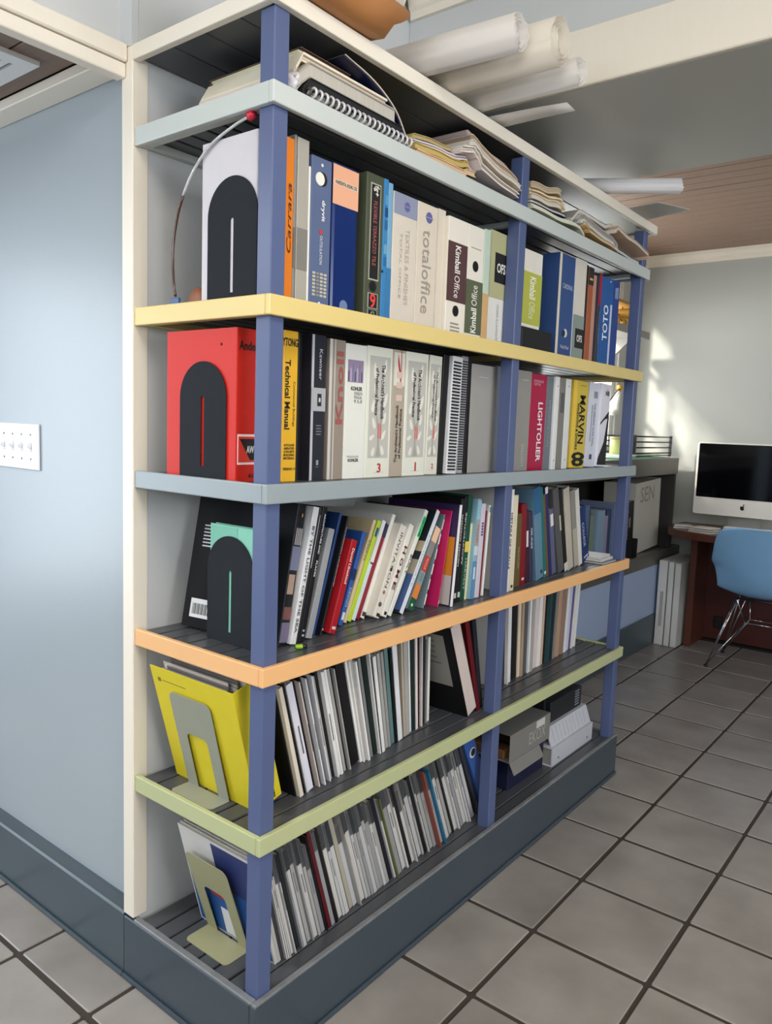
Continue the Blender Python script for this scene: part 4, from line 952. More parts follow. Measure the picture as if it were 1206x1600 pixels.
# ================================================================== plinth shelf
zs = Z['plinth']
u_bookend('beige steel bookend with cut-out holding journals on the plinth shelf', -0.272, -0.134, 0.100, zs, 0.222, -18, 0.066, (158, 156, 120), cut=.62)
P = Row('plinth', -0.052)
y = 0.107; i = 0
first = [((206, 204, 200), (38, 84, 150), 'white journal with a blue wave cover behind the beige bookend'), ((188, 186, 182), None, None), ((60, 60, 64), None, None)]
for c, blue, lab in first:
    t = .0085
    b = make_book('magazine', lab or 'worn %s journal with curled top beside the beige bookend' % ('grey' if c[0] > 100 else 'charcoal'), 'magazine', -0.060, y, t, .268, .245, zs, -15, c, case=.0007, r=.0006, inset=.002)
    if blue:
        b.side(.02, .98, .02, .62, (32, 84, 150)); b.side(.05, .55, .55, .97, (40, 52, 104), lift=.0009); b.side(.42, .62, .03, .30, (214, 214, 214), lift=.0010); b.side(.45, .72, .40, .47, (164, 46, 70), lift=.0011); b.side(.42, .70, .47, .53, (84, 110, 70), lift=.0011)
        b.disc(.5, .9, .002, (40, 60, 100))
    y += t / math.cos(math.radians(15)) + .0003
P.prev = (y, math.tan(math.radians(-15)), .26)
px = 432.0
pal = [('white', (198, 196, 194)), ('white', (190, 190, 192)), ('grey', (150, 150, 152)), ('white', (206, 202, 196)), ('grey', (168, 166, 162))]
PW = 'the plinth shelf'
k = 0
accents = {14: ('black', (22, 22, 24)), 15: ('wine', (92, 22, 32)), 17: ('black', (26, 24, 26)), 21: ('tan', (172, 166, 150)), 33: ('black', (30, 30, 40)), 35: ('olive', (104, 110, 62)), 39: ('black', (30, 28, 30)), 44: ('black', (24, 24, 26)), 50: ('turquoise', (36, 118, 160)), 48: ('brick', (150, 84, 70)), 53: ('black', (34, 34, 38)), 6: ('black', (40, 42, 46))}
while px < 738:
    w = random.uniform(4.2, 6.4) * (1 - (px - 432) / 306 * .18)
    f = (px - 432) / 306
    lean = -15 - 9.5 * f
    kind, c = accents.get(k, pal[(k * 3 + k // 4) % 5])
    hh = random.choice([.262, .268, .272, .275]) - (.02 if k % 9 == 4 else 0)
    def deco(b, k=k, kind=kind):
        if kind in ('white', 'grey'):
            q = .77 + .04 * math.sin(k * .9)
            b.rect(0, 1, q, 1.0, [(66, 68, 72), (84, 84, 86), (48, 50, 56)][k % 3], 'printed_band')
            if k % 2: b.lines(.2, .8, q - .28, q - .08, 1, (130, 130, 132), vertical=True)
    if kind in ('white', 'grey', 'black', 'tan'): mag(P, px, px + w, lean, (kind, c), PW, h=hh, x=-.054 - .0004 * k + (k % 3) * .002, deco=deco, printed=bool(k % 2) and kind in ('white', 'grey'), near='between corner post and wine red journal' if k < 15 else 'between wine red and olive green journals' if k < 35 else 'between olive green and brick journals' if k < 48 else 'right of the brick coloured journal')
    else: P.add(px, px + w, (0, 0), lean, c, '%s journal standing out in the leaning row on the plinth shelf' % {'wine': 'wine red', 'olive': 'olive green', 'turquoise': 'turquoise blue', 'brick': 'brick coloured'}[kind], h=hh, x=-.056, name='magazine', cat='magazine', case=.0007, r=.0006, inset=.002, d=.205)
    px += w + .25
    k += 1
yl, tl, _h = P.prev
td = lambda a_: math.tan(math.radians(a_))
yq = max(.950, yl + .262 * (tl + td(27)) + .001)
yr = yq + .014 / math.cos(math.radians(27)) + .256 * (td(29) - td(27)) + .001
b = make_book('magazine', 'dark charcoal folder leaning right of the journals on the plinth shelf', 'folder', -0.075, yq, 0.014, 0.285, 0.22, zs, -27, (52, 54, 62), case=.001)
b = make_book('binder', 'blue binder with a round finger hole behind the middle post on the plinth shelf', 'binder', -0.068, yr, 0.050, 0.292, 0.27, zs, -29, (58, 90, 156), rough=.3)
b.disc(.5, .80, .016, (206, 208, 212), 'finger_hole'); b.disc(.55, .80, .012, (24, 30, 44), 'finger_hole', .0013); b.rect(.3, .7, .12, .3, (120, 140, 184), 'spine_label')
# boxes and binders lying in the right bay
def flat_box(name, label, cat, x1, y0, w, d, z, h, rgb, rz=0, bev=.0015):
    t_ = thing(name, label, cat, (x1, y0, z), (0, 0, rz)); link('body', box_me(-d, 0, 0, w, 0, h, bev), M(rgb, .5, .05), t_); return t_
nb = flat_box('storage_box', 'dark navy storage box under the grey carton on the plinth shelf', 'box', -0.085, 1.145, 0.235, 0.27, zs, 0.112, (26, 30, 62))
gb = thing('carton', 'grey open ended carton with outlined lettering on the navy box', 'carton', (-0.062, 1.105, zs + .1125), (0, 0, 0))
mg = M((126, 124, 120), .55, .06)
for (x0, x1, z0, z1) in [(-.30, 0, 0, .0016), (-.30, 0, .0884, .09), (-.0016, 0, .0016, .0884), (-.30, -.2984, .0016, .0884)]:
    link('panel', box_me(x0, x1, 0, .275, z0, z1), mg, gb)
link('flap', prism([(0.0, 0.0), (0.0016, 0.0), (0.020, -.034), (0.0185, -.0345)], 0.0, 0.20, 'y'), mg, gb)
lettering('EKOX', gb, .0006, .185, .040, .115, .040, 'H', (172, 170, 164), False, 'outlined_lettering')
link('label', box_me(.0001, .0006, .175, .235, .062, .086), M((206, 204, 200), .6, .02), gb)
pk = thing('paper_packet', 'brown and black packet inside the grey carton', 'packet', (-0.085, 1.112, zs + .1144))
link('body', box_me(-.20, 0, 0, .22, 0, .030, .004), M((120, 84, 52), .7, .2), pk); link('band', box_me(-.202, .0015, .05, .07, .0002, .031, .001), M((30, 28, 26), .6), pk)
sb = thing('binder', 'silver white binder lying flat below another on the plinth shelf', 'binder', (-0.058, 1.405, zs)); ms_ = M((196, 198, 206), .35, .03)
link('cover', prism([(0, 0), (0, .066), (-.27, .062), (-.27, .058), (-.004, .062), (-.004, .004), (-.27, .004), (-.27, 0)], 0, .335, 'y'), ms_, sb); link('page_block', box_me(-.262, -.006, .006, .329, .0045, .0575), pages_mat((170, 166, 160)), sb)
for yy in (.05, .29): link('rivet', tube_me([(.0, yy, .020), (.0012, yy, .020)], .004, 10), M((120, 122, 128), .3, metal=.6), sb)
sb2 = thing('binder', 'silver white binder with ribbed spine lying on top on the plinth shelf', 'binder', (-0.066, 1.412, zs + .0665))
link('cover', prism([(0, 0), (-.022, .062), (-.27, .062), (-.27, .058), (-.0255, .058), (-.0055, .004), (-.27, .004), (-.27, 0)], 0, .325, 'y'), ms_, sb2); link('page_block', box_me(-.262, -.030, .006, .319, .0045, .0575), pages_mat((150, 146, 142)), sb2)
for k in range(10): link('rib', prism([(-.0008, .006), (.0010, .006), (-.0172, .056), (-.0192, .056)], .03 + k * .028, .034 + k * .028, 'y'), ms_, sb2)
kb = flat_box('binder', 'black binder with silver label lines on the silver white binders', 'binder', -0.10, 1.46, 0.255, 0.22, zs + .1290, 0.075, (30, 32, 36))
for k in range(6): link('label_line', box_me(.0001, .0007, .20, .236, .012 + k * .010, .016 + k * .010), M((150, 156, 168), .4, 0), kb)
kb2 = make_book('binder', 'black binder standing with a steel rail behind the silver white binders', 'binder', -0.09, 1.386, 0.014, 0.24, 0.25, zs, 0, (22, 24, 28))

# ================================================================== top compartment: piles of papers lying on the pale blue shelf
zb = Z['blue']
class Pile:
    def __init__(s, y0, y1, z, n=90):
        s.ys = np.linspace(y0, y1, n); s.hs = np.full(n, z)
    def lay(s, name, label, cat, ya, yb, th, x1, d, rgb, tilt=0.0, wav=0.0, kind='papers', drop=0.0, pagec=(226, 220, 208), group=None, th2=None, stop=2.019, yaw=0.0):
        wav *= 2.0
        if kind != 'book' and ya > .43 and yaw == 0: yaw = random.uniform(-.012, .018)
        m = (s.ys >= ya) & (s.ys <= yb); ys = s.ys[m]; h = s.hs[m].copy()
        # a stiff sheet bridges hollows: upper hull of the pile below
        hull = h.copy()
        for i in range(len(ys)):
            for j in (0, len(ys) - 1):
                pass
        pts = []
        for p in zip(ys, h):
            while len(pts) >= 2 and (pts[-1][1] - pts[-2][1]) * (p[0] - pts[-2][0]) <= (p[1] - pts[-2][1]) * (pts[-1][0] - pts[-2][0]): pts.pop()
            pts.append(p)
        hull = np.interp(ys, [p[0] for p in pts], [p[1] for p in pts])
        bot = np.maximum(h, 0.55 * hull + 0.45 * h) + .0004
        u = (ys - ya) / (yb - ya)
        bot = bot + wav * (np.sin(u * 9 + ya * 40) * .5 + .5) * u
        thk = th + ((th2 if th2 is not None else th) - th) * u
        top = np.minimum(bot + thk, stop); bot = np.minimum(bot, top - .001)
        k = max(1, len(ys) // 16)
        idx = list(range(0, len(ys) - 1, k)) + [len(ys) - 1]
        root = thing(name, label, cat, (x1, float(ys[0]), float(bot[0])), (0, 0, yaw), group=group)
        def slab(a, b_, x_0, x_1, mat, nm):
            lo = [(float(ys[i] - ys[0]), float(bot[i] + (top[i] - bot[i]) * a - bot[0])) for i in idx]
            hi = [(float(ys[i] - ys[0]), float(bot[i] + (top[i] - bot[i]) * b_ - bot[0])) for i in idx]
            n = len(idx)
            vs = [(x, *p) for x in (x_0, x_1) for p in lo] + [(x, *p) for x in (x_0, x_1) for p in hi]
            fs = []
            for i in range(n - 1):
                fs += [(i, i + 1, n + i + 1, n + i), (2 * n + i, 3 * n + i, 3 * n + i + 1, 2 * n + i + 1), (i, 2 * n + i, 2 * n + i + 1, i + 1), (n + i, n + i + 1, 3 * n + i + 1, 3 * n + i)]
            fs += [(0, n, 3 * n, 2 * n), (n - 1, 3 * n - 1, 4 * n - 1, 2 * n - 1)]
            link(nm, fix(mesh(nm, vs, fs)), mat, root)
        mm = M(rgb, .55, .06)
        if kind == 'folder':
            slab(0, .12, -d, 0, mm, 'cover'); slab(.14, .86, -d + .004, -.004, pages_mat(pagec), 'papers'); slab(.88, 1, -d, -.001, mm, 'cover')
        elif kind == 'book':
            slab(0, .1, -d, 0, mm, 'cover'); slab(.1, .9, -d + .003, -.0025, pages_mat(pagec), 'page_block'); slab(.9, 1, -d, 0, mm, 'cover')
        else:
            nl = max(2, min(5, int(th / .004)))
            for q in range(nl):
                jx = random.uniform(-.010, .004)
                slab(q / nl + .01, (q + 1) / nl - .03, -d + jx, jx, M(tuple(min(255, c_ + random.randint(-14, 6)) for c_ in rgb), .7, .06), 'sheet')
        s.hs[m] = top + .0004
        s.hs[m] = np.maximum(s.hs[m], top + .0004)
        return root
zb = LV['blue'] + .0006
A = Pile(0.055, 0.90, zb)
nb1 = A.lay('notebook', 'black comb bound notebook with white rings at the bottom of the pile', 'notebook', .085, .395, .020, -0.006, .27, (28, 28, 30), kind='book', pagec=(190, 188, 184))
def rings(root, y0, y1, n, z, rr, mat):
    ms = []
    for k in range(n):
        yy = y0 + (y1 - y0) * k / (n - 1)
        pts = [(.004 + rr * math.cos(a), yy, z + rr * 1.05 * math.sin(a)) for a in np.linspace(-2.4, 2.4, 9)]
        ms.append(tube_me(pts, .0028, 5))
    link('comb_binding', join_me(ms), mat, root)
rings(nb1, .008, .300, 20, .009, .0075, M((205, 205, 208), .3, 0))
nb2 = A.lay('notebook', 'black comb bound notebook with dark rings lying on the other', 'notebook', .078, .385, .017, -0.010, .27, (24, 24, 26), kind='book', pagec=(30, 30, 32))
rings(nb2, .008, .295, 22, .008, .0062, M((60, 60, 56), .3, 0))
A.lay('binder', 'flat grey binder lying on the comb bound notebooks', 'binder', .060, .366, .028, -0.014, .29, (164, 158, 146), kind='book', pagec=(206, 200, 188))
A.lay('paper_stack', 'stack of cream papers on the flat grey binder', 'papers', .068, .345, .015, -0.020, .27, (228, 216, 200))
A.lay('folder', 'dark green folder on the cream papers', 'folder', .105, .330, .010, -0.040, .26, (52, 58, 50), kind='folder')
A.lay('paper_stack', 'thin sheaf of cream papers on the dark green folder', 'papers', .108, .290, .008, -0.048, .25, (226, 210, 186))
A.lay('folder', 'brown cardboard folder arching over the pile beside the corner post', 'folder', .120, .268, .008, -0.056, .27, (146, 112, 86), kind='folder', pagec=(60, 30, 40))
# navy brochure bending down at the right of the pile
bp = smooth_pts([(0.21, 2.0165), (0.30, 2.000), (0.368, 1.971), (0.405, 1.935), (0.428, 1.8965)], 5)
br = thing('brochure', 'bent brochure with navy inside curling down beside the pile', 'brochure', (-.062, .428, 1.896))
prof = [(p[0] - .428, p[1] - 1.896) for p in bp]
link('outer_sheet', prism(prof + [(u + .0028, v + .0022) for u, v in prof[::-1]], -.20, 0.035, 'x'), M((206, 192, 170), .6, .05), br)
link('inner_sheet', prism([(u - .0004, v - .0004) for u, v in prof] + [(u - .0032, v - .0026) for u, v in prof[::-1]], -.20, 0.034, 'x'), M((26, 30, 66), .5, .05), br)
cw = thing('plastic_sleeve', 'crumpled white plastic sleeve sticking out by the corner post', 'plastic', (-.020, .0535, zb))
bm = bmesh.new(); bmesh.ops.create_icosphere(bm, subdivisions=3, radius=1.0)
rnd = random.Random(3)
for v in bm.verts:
    k_ = 1 + .22 * math.sin(v.co.x * 9 + v.co.z * 7) * math.cos(v.co.y * 8 + 1.3)
    v.co = (v.co.x * .040 * k_ - .030, v.co.y * .012 * k_ + .014, max(0, v.co.z * .024 * k_ + .020))
for f in bm.faces: f.smooth = True
me_ = bpy.data.meshes.new('crumple'); bm.to_mesh(me_); bm.free()
link('body', me_, M((214, 212, 216), .25, .05), cw)

Bp = A
Bp.hs[:] = np.where(Bp.ys > .435, zb, Bp.hs)
lab = 'lying left of the middle post'
Bp.lay('folder', 'navy folder at the bottom of the paper pile left of the middle post', 'folder', .640, .896, .010, -0.018, .27, (40, 48, 70), kind='folder')
Bp.lay('folder', 'peach paper folder at the bottom left of the paper pile', 'folder', .438, .690, .014, -0.016, .27, (232, 200, 160), kind='folder', wav=.002, pagec=(226, 196, 160))
Bp.lay('folder', 'mustard yellow folder in the paper pile', 'folder', .436, .668, .014, -0.020, .27, (196, 170, 74), kind='folder', wav=.003, pagec=(214, 186, 120))
Bp.lay('paper_stack', 'sheaf of white drawings with blue edge in the paper pile', 'papers', .445, .700, .012, -0.030, .26, (216, 212, 206), wav=.003)
Bp.lay('folder', 'second yellow folder on top of the paper pile', 'folder', .440, .610, .010, -0.034, .26, (200, 186, 104), kind='folder', wav=.002, pagec=(196, 170, 140))
Bp.lay('paper_stack', 'loose white papers drooping towards the middle post', 'papers', .612, .896, .016, -0.010, .27, (236, 226, 214), wav=.003, th2=.012)
Bp.lay('folder', 'pinkish cream folder on the drooping papers', 'folder', .640, .897, .013, -0.008, .26, (230, 214, 200), kind='folder', wav=.004)
Bp.lay('folder', 'manila folder over the cream folder', 'folder', .650, .898, .013, -0.014, .26, (232, 212, 178), kind='folder', wav=.003, pagec=(170, 150, 130))
Bp.lay('paper_stack', 'grey newsprint sheaf near the top of the paper pile', 'papers', .648, .880, .012, -0.022, .25, (190, 176, 164), wav=.003)
fo = thing('folder', 'black cardboard folder slanting on top of the paper pile', 'folder', (-.045, .66, 1.993), (math.radians(-3), 0, 0))
link('cover', box_me(-.24, 0, 0, .215, 0, .0025), M((34, 34, 34), .5, .05), fo); link('cover', box_me(-.24, .0, 0, .215, .0135, .016), M((38, 36, 34), .5, .05), fo); link('papers', box_me(-.236, -.006, .004, .20, .003, .013), pages_mat((70, 66, 60)), fo)

Cp = Pile(0.952, 1.86, zb)
Cp.lay('folder', 'slate blue folder at the bottom of the pile right of the middle post', 'folder', .955, 1.280, .008, -0.018, .27, (66, 76, 92), kind='folder', wav=.002)
Cp.lay('paper_stack', 'white papers with curled corners right of the middle post', 'papers', .956, 1.300, .014, -0.006, .27, (222, 216, 200), wav=.004)
Cp.lay('folder', 'dark blue folder in the pile right of the middle post', 'folder', .955, 1.180, .009, -0.012, .27, (50, 60, 86), kind='folder', wav=.002)
Cp.lay('folder', 'peach folder on the dark blue folder', 'folder', .954, 1.150, .014, -0.010, .26, (230, 206, 172), kind='folder', wav=.004)
Cp.lay('paper_stack', 'cream papers on the peach folder', 'papers', .953, 1.175, .014, -0.014, .26, (226, 214, 190), wav=.003)
Cp.lay('folder', 'manila folder on top of the pile right of the middle post', 'folder', .954, 1.150, .016, -0.014, .25, (224, 206, 176), kind='folder', wav=.004, pagec=(200, 180, 150))
Cp.lay('folder', 'torn tan folder jutting out over the shelf edge', 'folder', 1.270, 1.520, .010, 0.004, .27, (206, 170, 112), kind='folder', wav=.003, pagec=(224, 214, 196))
Cp.lay('magazine', 'grey magazine slanting in the right hand pile', 'magazine', 1.250, 1.560, .013, -0.004, .26, (172, 168, 160), kind='book', wav=.002)
Cp.lay('magazine', 'white magazine with dark lower edge in the right hand pile', 'magazine', 1.245, 1.570, .013, -0.010, .26, (214, 210, 202), kind='book', wav=.002, pagec=(160, 156, 150))
Cp.lay('folder', 'navy folder poking out at the end of the right hand pile', 'folder', 1.560, 1.785, .014, -0.0135, .27, (70, 92, 118), kind='folder', wav=.002)
Cp.lay('paper_stack', 'pale papers spilling at the far end of the right hand pile', 'papers', 1.500, 1.838, .014, -0.052, .27, (222, 212, 198), wav=.003)
Cp.lay('folder', 'pinkish tan folder on the papers at the far end', 'folder', 1.480, 1.792, .013, 0.012, .26, (206, 176, 150), kind='folder', wav=.003)
Cp.lay('magazine', 'pale grey magazine on top of the right hand pile', 'magazine', 1.225, 1.600, .012, -0.018, .26, (190, 188, 180), kind='book', wav=.002)

# ================================================================== rolled drawings on the top board
def roll(label, end, ang, length, r, rgb, turns=2.6, group=None, tail=0.0, rin=.55):
    """paper roll with its axis near -x from the visible end; spiral cross section"""
    root = thing('paper_roll', label, 'paper roll', end, (0, 0, ang), group)
    n = 64; a_ = np.linspace(0, turns * 2 * math.pi, n)
    rr = r * rin + (r - r * rin) * a_ / a_[-1]
    o = [((q) * math.cos(-w - math.pi / 2), (q) * math.sin(-w - math.pi / 2)) for q, w in zip(rr, a_)]
    i_ = [((q - .0011) * math.cos(-w - math.pi / 2), (q - .0011) * math.sin(-w - math.pi / 2)) for q, w in zip(rr, a_)]
    vs, fs = [], []
    for e in (0, 1):
        for k in range(n):
            jag = .0035 * math.sin(k * .5) + .0015 * math.sin(k * 2.3)
            vs.append((jag if e == 0 else -length, o[k][0], o[k][1]))
        for k in range(n):
            jag = .0035 * math.sin(k * .5) + .0015 * math.sin(k * 2.3)
            vs.append((jag if e == 0 else -length, i_[k][0], i_[k][1]))
    for k in range(n - 1):
        fs += [(k, k + 1, 2 * n + k + 1, 2 * n + k), (n + k, 3 * n + k, 3 * n + k + 1, n + k + 1), (k, n + k, n + k + 1, k + 1), (2 * n + k, 2 * n + k + 1, 3 * n + k + 1, 3 * n + k)]
    fs += [(n - 1, 2 * n - 1, 4 * n - 1, 3 * n - 1), (0, 2 * n, 3 * n, n)]
    link('rolled_sheet', fix(mesh('roll', vs, fs), True), M(rgb, .7, .05, 9, .1, 40), root)
    core = [((r * rin - .0025) * math.cos(w), (r * rin - .0025) * math.sin(w)) for w in np.linspace(0, 2 * math.pi, 21)[:20]]
    core2 = [((r * rin - .006) * math.cos(w), (r * rin - .006) * math.sin(w)) for w in np.linspace(0, 2 * math.pi, 21)[:20]]
    link('inner_sheet', fix(ring_prism(core, core2, -length, -.012, 'x'), True), M(tuple(max(0, c - 10) for c in rgb), .7, .04), root)
    return root
ZT = 2.0525
roll('narrow white paper roll overhanging the top board beside the kraft roll', (0.215, 0.462, ZT + .0385), math.radians(4), .52, .038, (204, 198, 192))
roll('thick white paper roll with crumpled layers overhanging the top board', (0.255, 0.556, ZT + .0505), math.radians(2), .56, .050, (206, 197, 182), turns=4.2, rin=.42)
roll('loose white paper roll nearest the cream beam on the top board', (0.250, 0.668, ZT + .0315), math.radians(-1), .55, .031, (208, 203, 196))
lo = thing('drawing_sheet', 'loose white drawing sheet hanging below the rolls at the top board', 'paper', (0.0, 0.7005, ZT))
n_ = 10
vs, fs = [], []
for i in range(n_ + 1):
    u = i / n_
    for j in range(2):
        yy = .095 * j - .0 + (.05 * u * (1 - j)); zz = .002 + .010 * math.sin(u * 2.2) * (1 - .4 * j)
        vs.append((-.25 + .43 * u, yy, zz))
for i in range(n_): fs.append((2 * i, 2 * i + 1, 2 * i + 3, 2 * i + 2))
o_ = link('sheet', fix(mesh('sheet', vs, fs), True), M((232, 228, 222), .6, .04), lo)
sd = o_.modifiers.new('thickness', 'SOLIDIFY'); sd.thickness = .0008
# kraft roll along the front
kr = thing('kraft_roll', 'brown kraft paper bundle lying along the edge of the top board', 'paper roll', (0.012, 0.0, ZT + .040))
prof = [(.044 * math.cos(a) * (1 + .05 * math.sin(3 * a)), .040 * math.sin(a)) for a in np.linspace(0, 2 * math.pi, 25)[:24]]
vs = []
for yy, s_ in [(-.02, .96), (.10, 1), (.20, 1.0), (.29, .99)]:
    for u, v in prof: vs.append((u * s_, yy + (.012 * math.sin(u * 160) if yy > .25 else 0) + (.035 * (v / .04) if yy > .25 else 0), v * s_))
nn = 24
fs = [(i * nn + k, i * nn + (k + 1) % nn, (i + 1) * nn + (k + 1) % nn, (i + 1) * nn + k) for i in range(3) for k in range(nn)] + [tuple(range(nn)), tuple(range(4 * nn - 1, 3 * nn - 1, -1))]
link('wrapper', fix(mesh('kraft', vs, fs), True), M((176, 118, 66), .6, .12, 12, .25, 40), kr)

pe = on_z(1064, 292, ZT + .027); ps = on_z(950, 292, ZT + .027)
roll('paper roll at the far end of the top board under the soffit', (float(pe[0]), float(pe[1]), ZT + .0275), math.atan2(float(pe[1] - ps[1]), float(pe[0] - ps[0])), .36, .027, (226, 222, 222), turns=1.8)
gbd = thing('cardboard_sheet', 'grey cardboard sheet jutting out below the far paper roll', 'cardboard', (0.0, 1.60, ZT - .0005), (0, 0, math.radians(-12)))
link('sheet', prism([(-.25, .0), (.10, .02), (.13, .16), (-.25, .20)], 0, .0022, 'z'), M((178, 176, 170), .6, .05), gbd)

# ================================================================== built-in shelf and counter in the window bay
bi = thing('built_in_shelf', 'dark built-in shelf with thick counter below the bay window', 'shelf', (-0.56, 1.866, 0.5006))
mS = M((98, 94, 86), .36, .05, 10, .05, 60, name='counter_grey'); mD = M((52, 48, 46), .6, .15, 6, .1, 40, stretch=(4, 1, 30), name='dark_boards')
link('counter', box_me(-.409, .0, 0, 2.240, .560, .662, .003), mS, bi)
link('bottom_slab', box_me(-.409, .003, 0, 2.383, 0, .083, .003), mS, bi)
link('end_panel', box_me(-.409, -.004, 2.200, 2.222, .0835, .5595, .002), mD, bi)
link('end_panel', box_me(-.409, -.004, 0, .022, .0835, .5595, .002), mS, bi)
for k in range(6): link('back_plank', box_me(-.409, -.398, .0225, 2.1995, .0840 + k * .0792, .0840 + k * .0792 + .0772, .0015), mD, bi)
zc = 0.5006 + .662 + .0004; zl = 0.5006 + .083 + .0004
# books on the lower slab
yy = 2.80
for k, (t_, h_, c, lab) in enumerate([(.05, .345, (92, 112, 150), 'tall slate blue binder on the built-in shelf'), (.03, .32, (60, 66, 78), 'dark grey book on the built-in shelf'), (.07, .285, (120, 138, 120), 'grey green book on the built-in shelf'), (.10, .305, (132, 156, 178), 'thick pale blue book on the built-in shelf'), (.06, .27, (150, 140, 168), 'lavender book on the built-in shelf'), (.06, .30, (58, 70, 96), 'deep blue book on the built-in shelf'), (.10, .33, (112, 128, 160), 'wide blue grey binder on the built-in shelf')]):
    make_book('book', lab, 'book', -0.60 - .008 * (k % 3), yy, t_, h_, .24, zl, 0, c); yy += t_ + .003
make_book('book', 'tall pale album leaning on the built-in shelf', 'album', -0.615, 3.560, .42, .43, .20, zl, -3, (190, 186, 176)).txt('SEN', .45, .82, .55, .22, 'H', (140, 136, 128))
dkb = make_book('book', 'black book with a dark figure on its cover before the pale album', 'book', -0.585, 3.34, .12, .33, .03, zl, -4, (22, 24, 28))
dkb.txt('FASHION', .22, .6, .5, .16, 'D', (170, 170, 170)); dkb.rect(.42, .62, .55, .72, (120, 110, 100), 'printed_figure'); dkb.rect(.40, .70, .05, .55, (12, 12, 14), 'printed_figure')
be = thing('bookend', 'black steel bookend on the built-in shelf before the pale album', 'bookend', (-0.572, 3.50, zl))
link('plate', box_me(-.10, 0, 0, .004, 0, .11, .001), M((20, 20, 22), .5), be); link('foot', box_me(-.10, 0, -.06, 0.0, 0, .002), M((20, 20, 22), .5), be)
# counter top things
gf = thing('folder', 'bright green folder lying on the counter by the window', 'folder', (-.57, 3.14, zc)); link('cover', box_me(-.30, 0, 0, .72, 0, .0022), M((70, 186, 130), .4, .03), gf); link('cover', box_me(-.30, 0, 0, .72, .0064, .0086), M((70, 186, 130), .4, .03), gf); link('papers', box_me(-.295, -.003, .004, .716, .0023, .0063), pages_mat((230, 228, 222)), gf)
ws = thing('paper_stack', 'white papers on the green folder by the window', 'papers', (-.59, 3.17, zc + .009)); [link('sheet', box_me(-.24 + .01 * k, .004 * k, .004 * k, .235, .003 * k, .003 * k + .0026), M((228, 226, 224), .6, .03), ws) for k in range(5)]
wr = thing('wire_tray', 'black wire letter tray standing on the counter', 'letter tray', (-.60, 3.42, zc + .009)); mk = M((18, 18, 20), .4, 0)
for zz in (.022, .055, .088, .120): link('rail', tube_me([(0, 0, zz), (0, .62, zz)], .0042, 8), mk, wr); link('rail', tube_me([(-.26, 0, zz), (-.26, .62, zz)], .0042, 8), mk, wr)
for (x_, y_) in [(0, 0), (0, .62), (-.26, 0), (-.26, .62)]: link('post', box_me(x_ - .007, x_ + .007, y_ - .007, y_ + .007, 0, .128), mk, wr)
link('tray_floor', box_me(-.26, 0, .0, .62, .004, .008), mk, wr)
gj = thing('candle_jar', 'pale green candle jar on the window counter', 'jar', (-.665, float(y_at(962, -.665, 1.2)), zc + .0240)); link('glass', tube_me([(0, 0, 0), (0, 0, .085)], .036, 16), M((196, 206, 132), .2, .05), gj); link('lid', tube_me([(0, 0, .0855), (0, 0, .098)], .037, 16), M((180, 170, 120), .3, .05), gj)
jp = on_x(968, 606, -.885)
lp = thing('desk_lamp', 'slim black desk lamp with brass joint on the window counter', 'lamp', (-.915, float(jp[1]) - .30, zc)); link('base', tube_me([(0, 0, 0), (0, 0, .012)], .05, 20), mk, lp); link('arm', tube_me([(0, 0, .012), (.01, -.05, .20), (.03, .30, float(jp[2]) - zc)], .004, 8), mk, lp); link('joint', tube_me([(.03, .285, float(jp[2]) - zc), (.03, .315, float(jp[2]) - zc)], .018, 12), M((176, 128, 50), .3, .02, metal=.6), lp); link('shade', tube_me([(.03, .30, float(jp[2]) - zc - .02), (.03, .24, float(jp[2]) - zc - .10), (.03, .20, float(jp[2]) - zc - .15)], [.010, .03, .045], 14), M((236, 234, 226), .4, 0), lp)
# shelf board across the window with a wooden model biplane
wb = thing('window_shelf', 'grey shelf board mounted across the bay window', 'shelf', (-.969, 3.28, 1.905)); link('board', box_me(0, .20, -.62, .72, 0, .045, .002), M((150, 146, 140), .5, .04), wb)
for y_ in (-.5, .6): link('bracket', prism([(0, 0), (0, -.11), (.015, -.11), (.13, 0)], y_, y_ + .02, 'y'), M((150, 146, 140), .5, .04), wb)
bpn = thing('model_biplane', 'wooden model biplane on the window shelf', 'model', (-.87, 3.62, 1.9505)); mw = M((176, 132, 44), .5, .1, 20)
link('lower_wing', box_me(-.06, .06, -.20, .20, .052, .066, .004), mw, bpn); link('upper_wing', box_me(-.065, .065, -.22, .22, .135, .152, .004), mw, bpn); link('fuselage', tube_me([(-.16, 0, .07), (-.05, 0, .072), (.12, 0, .07), (.14, 0, .07)], [.010, .026, .028, .012], 12), mw, bpn)
for y_ in (-.15, .15, -.05, .05): link('strut', tube_me([(0, y_, .066), (0, y_ * 1.03, .135)], .003, 6), mk, bpn)
for y_ in (-.05, .05): link('wheel', tube_me([(.05, y_ - .006, .024), (.05, y_ + .006, .024)], .024, 14), mw, bpn); link('strut', tube_me([(.05, y_, .024), (.03, y_ * .6, .060)], .003, 6), mk, bpn)

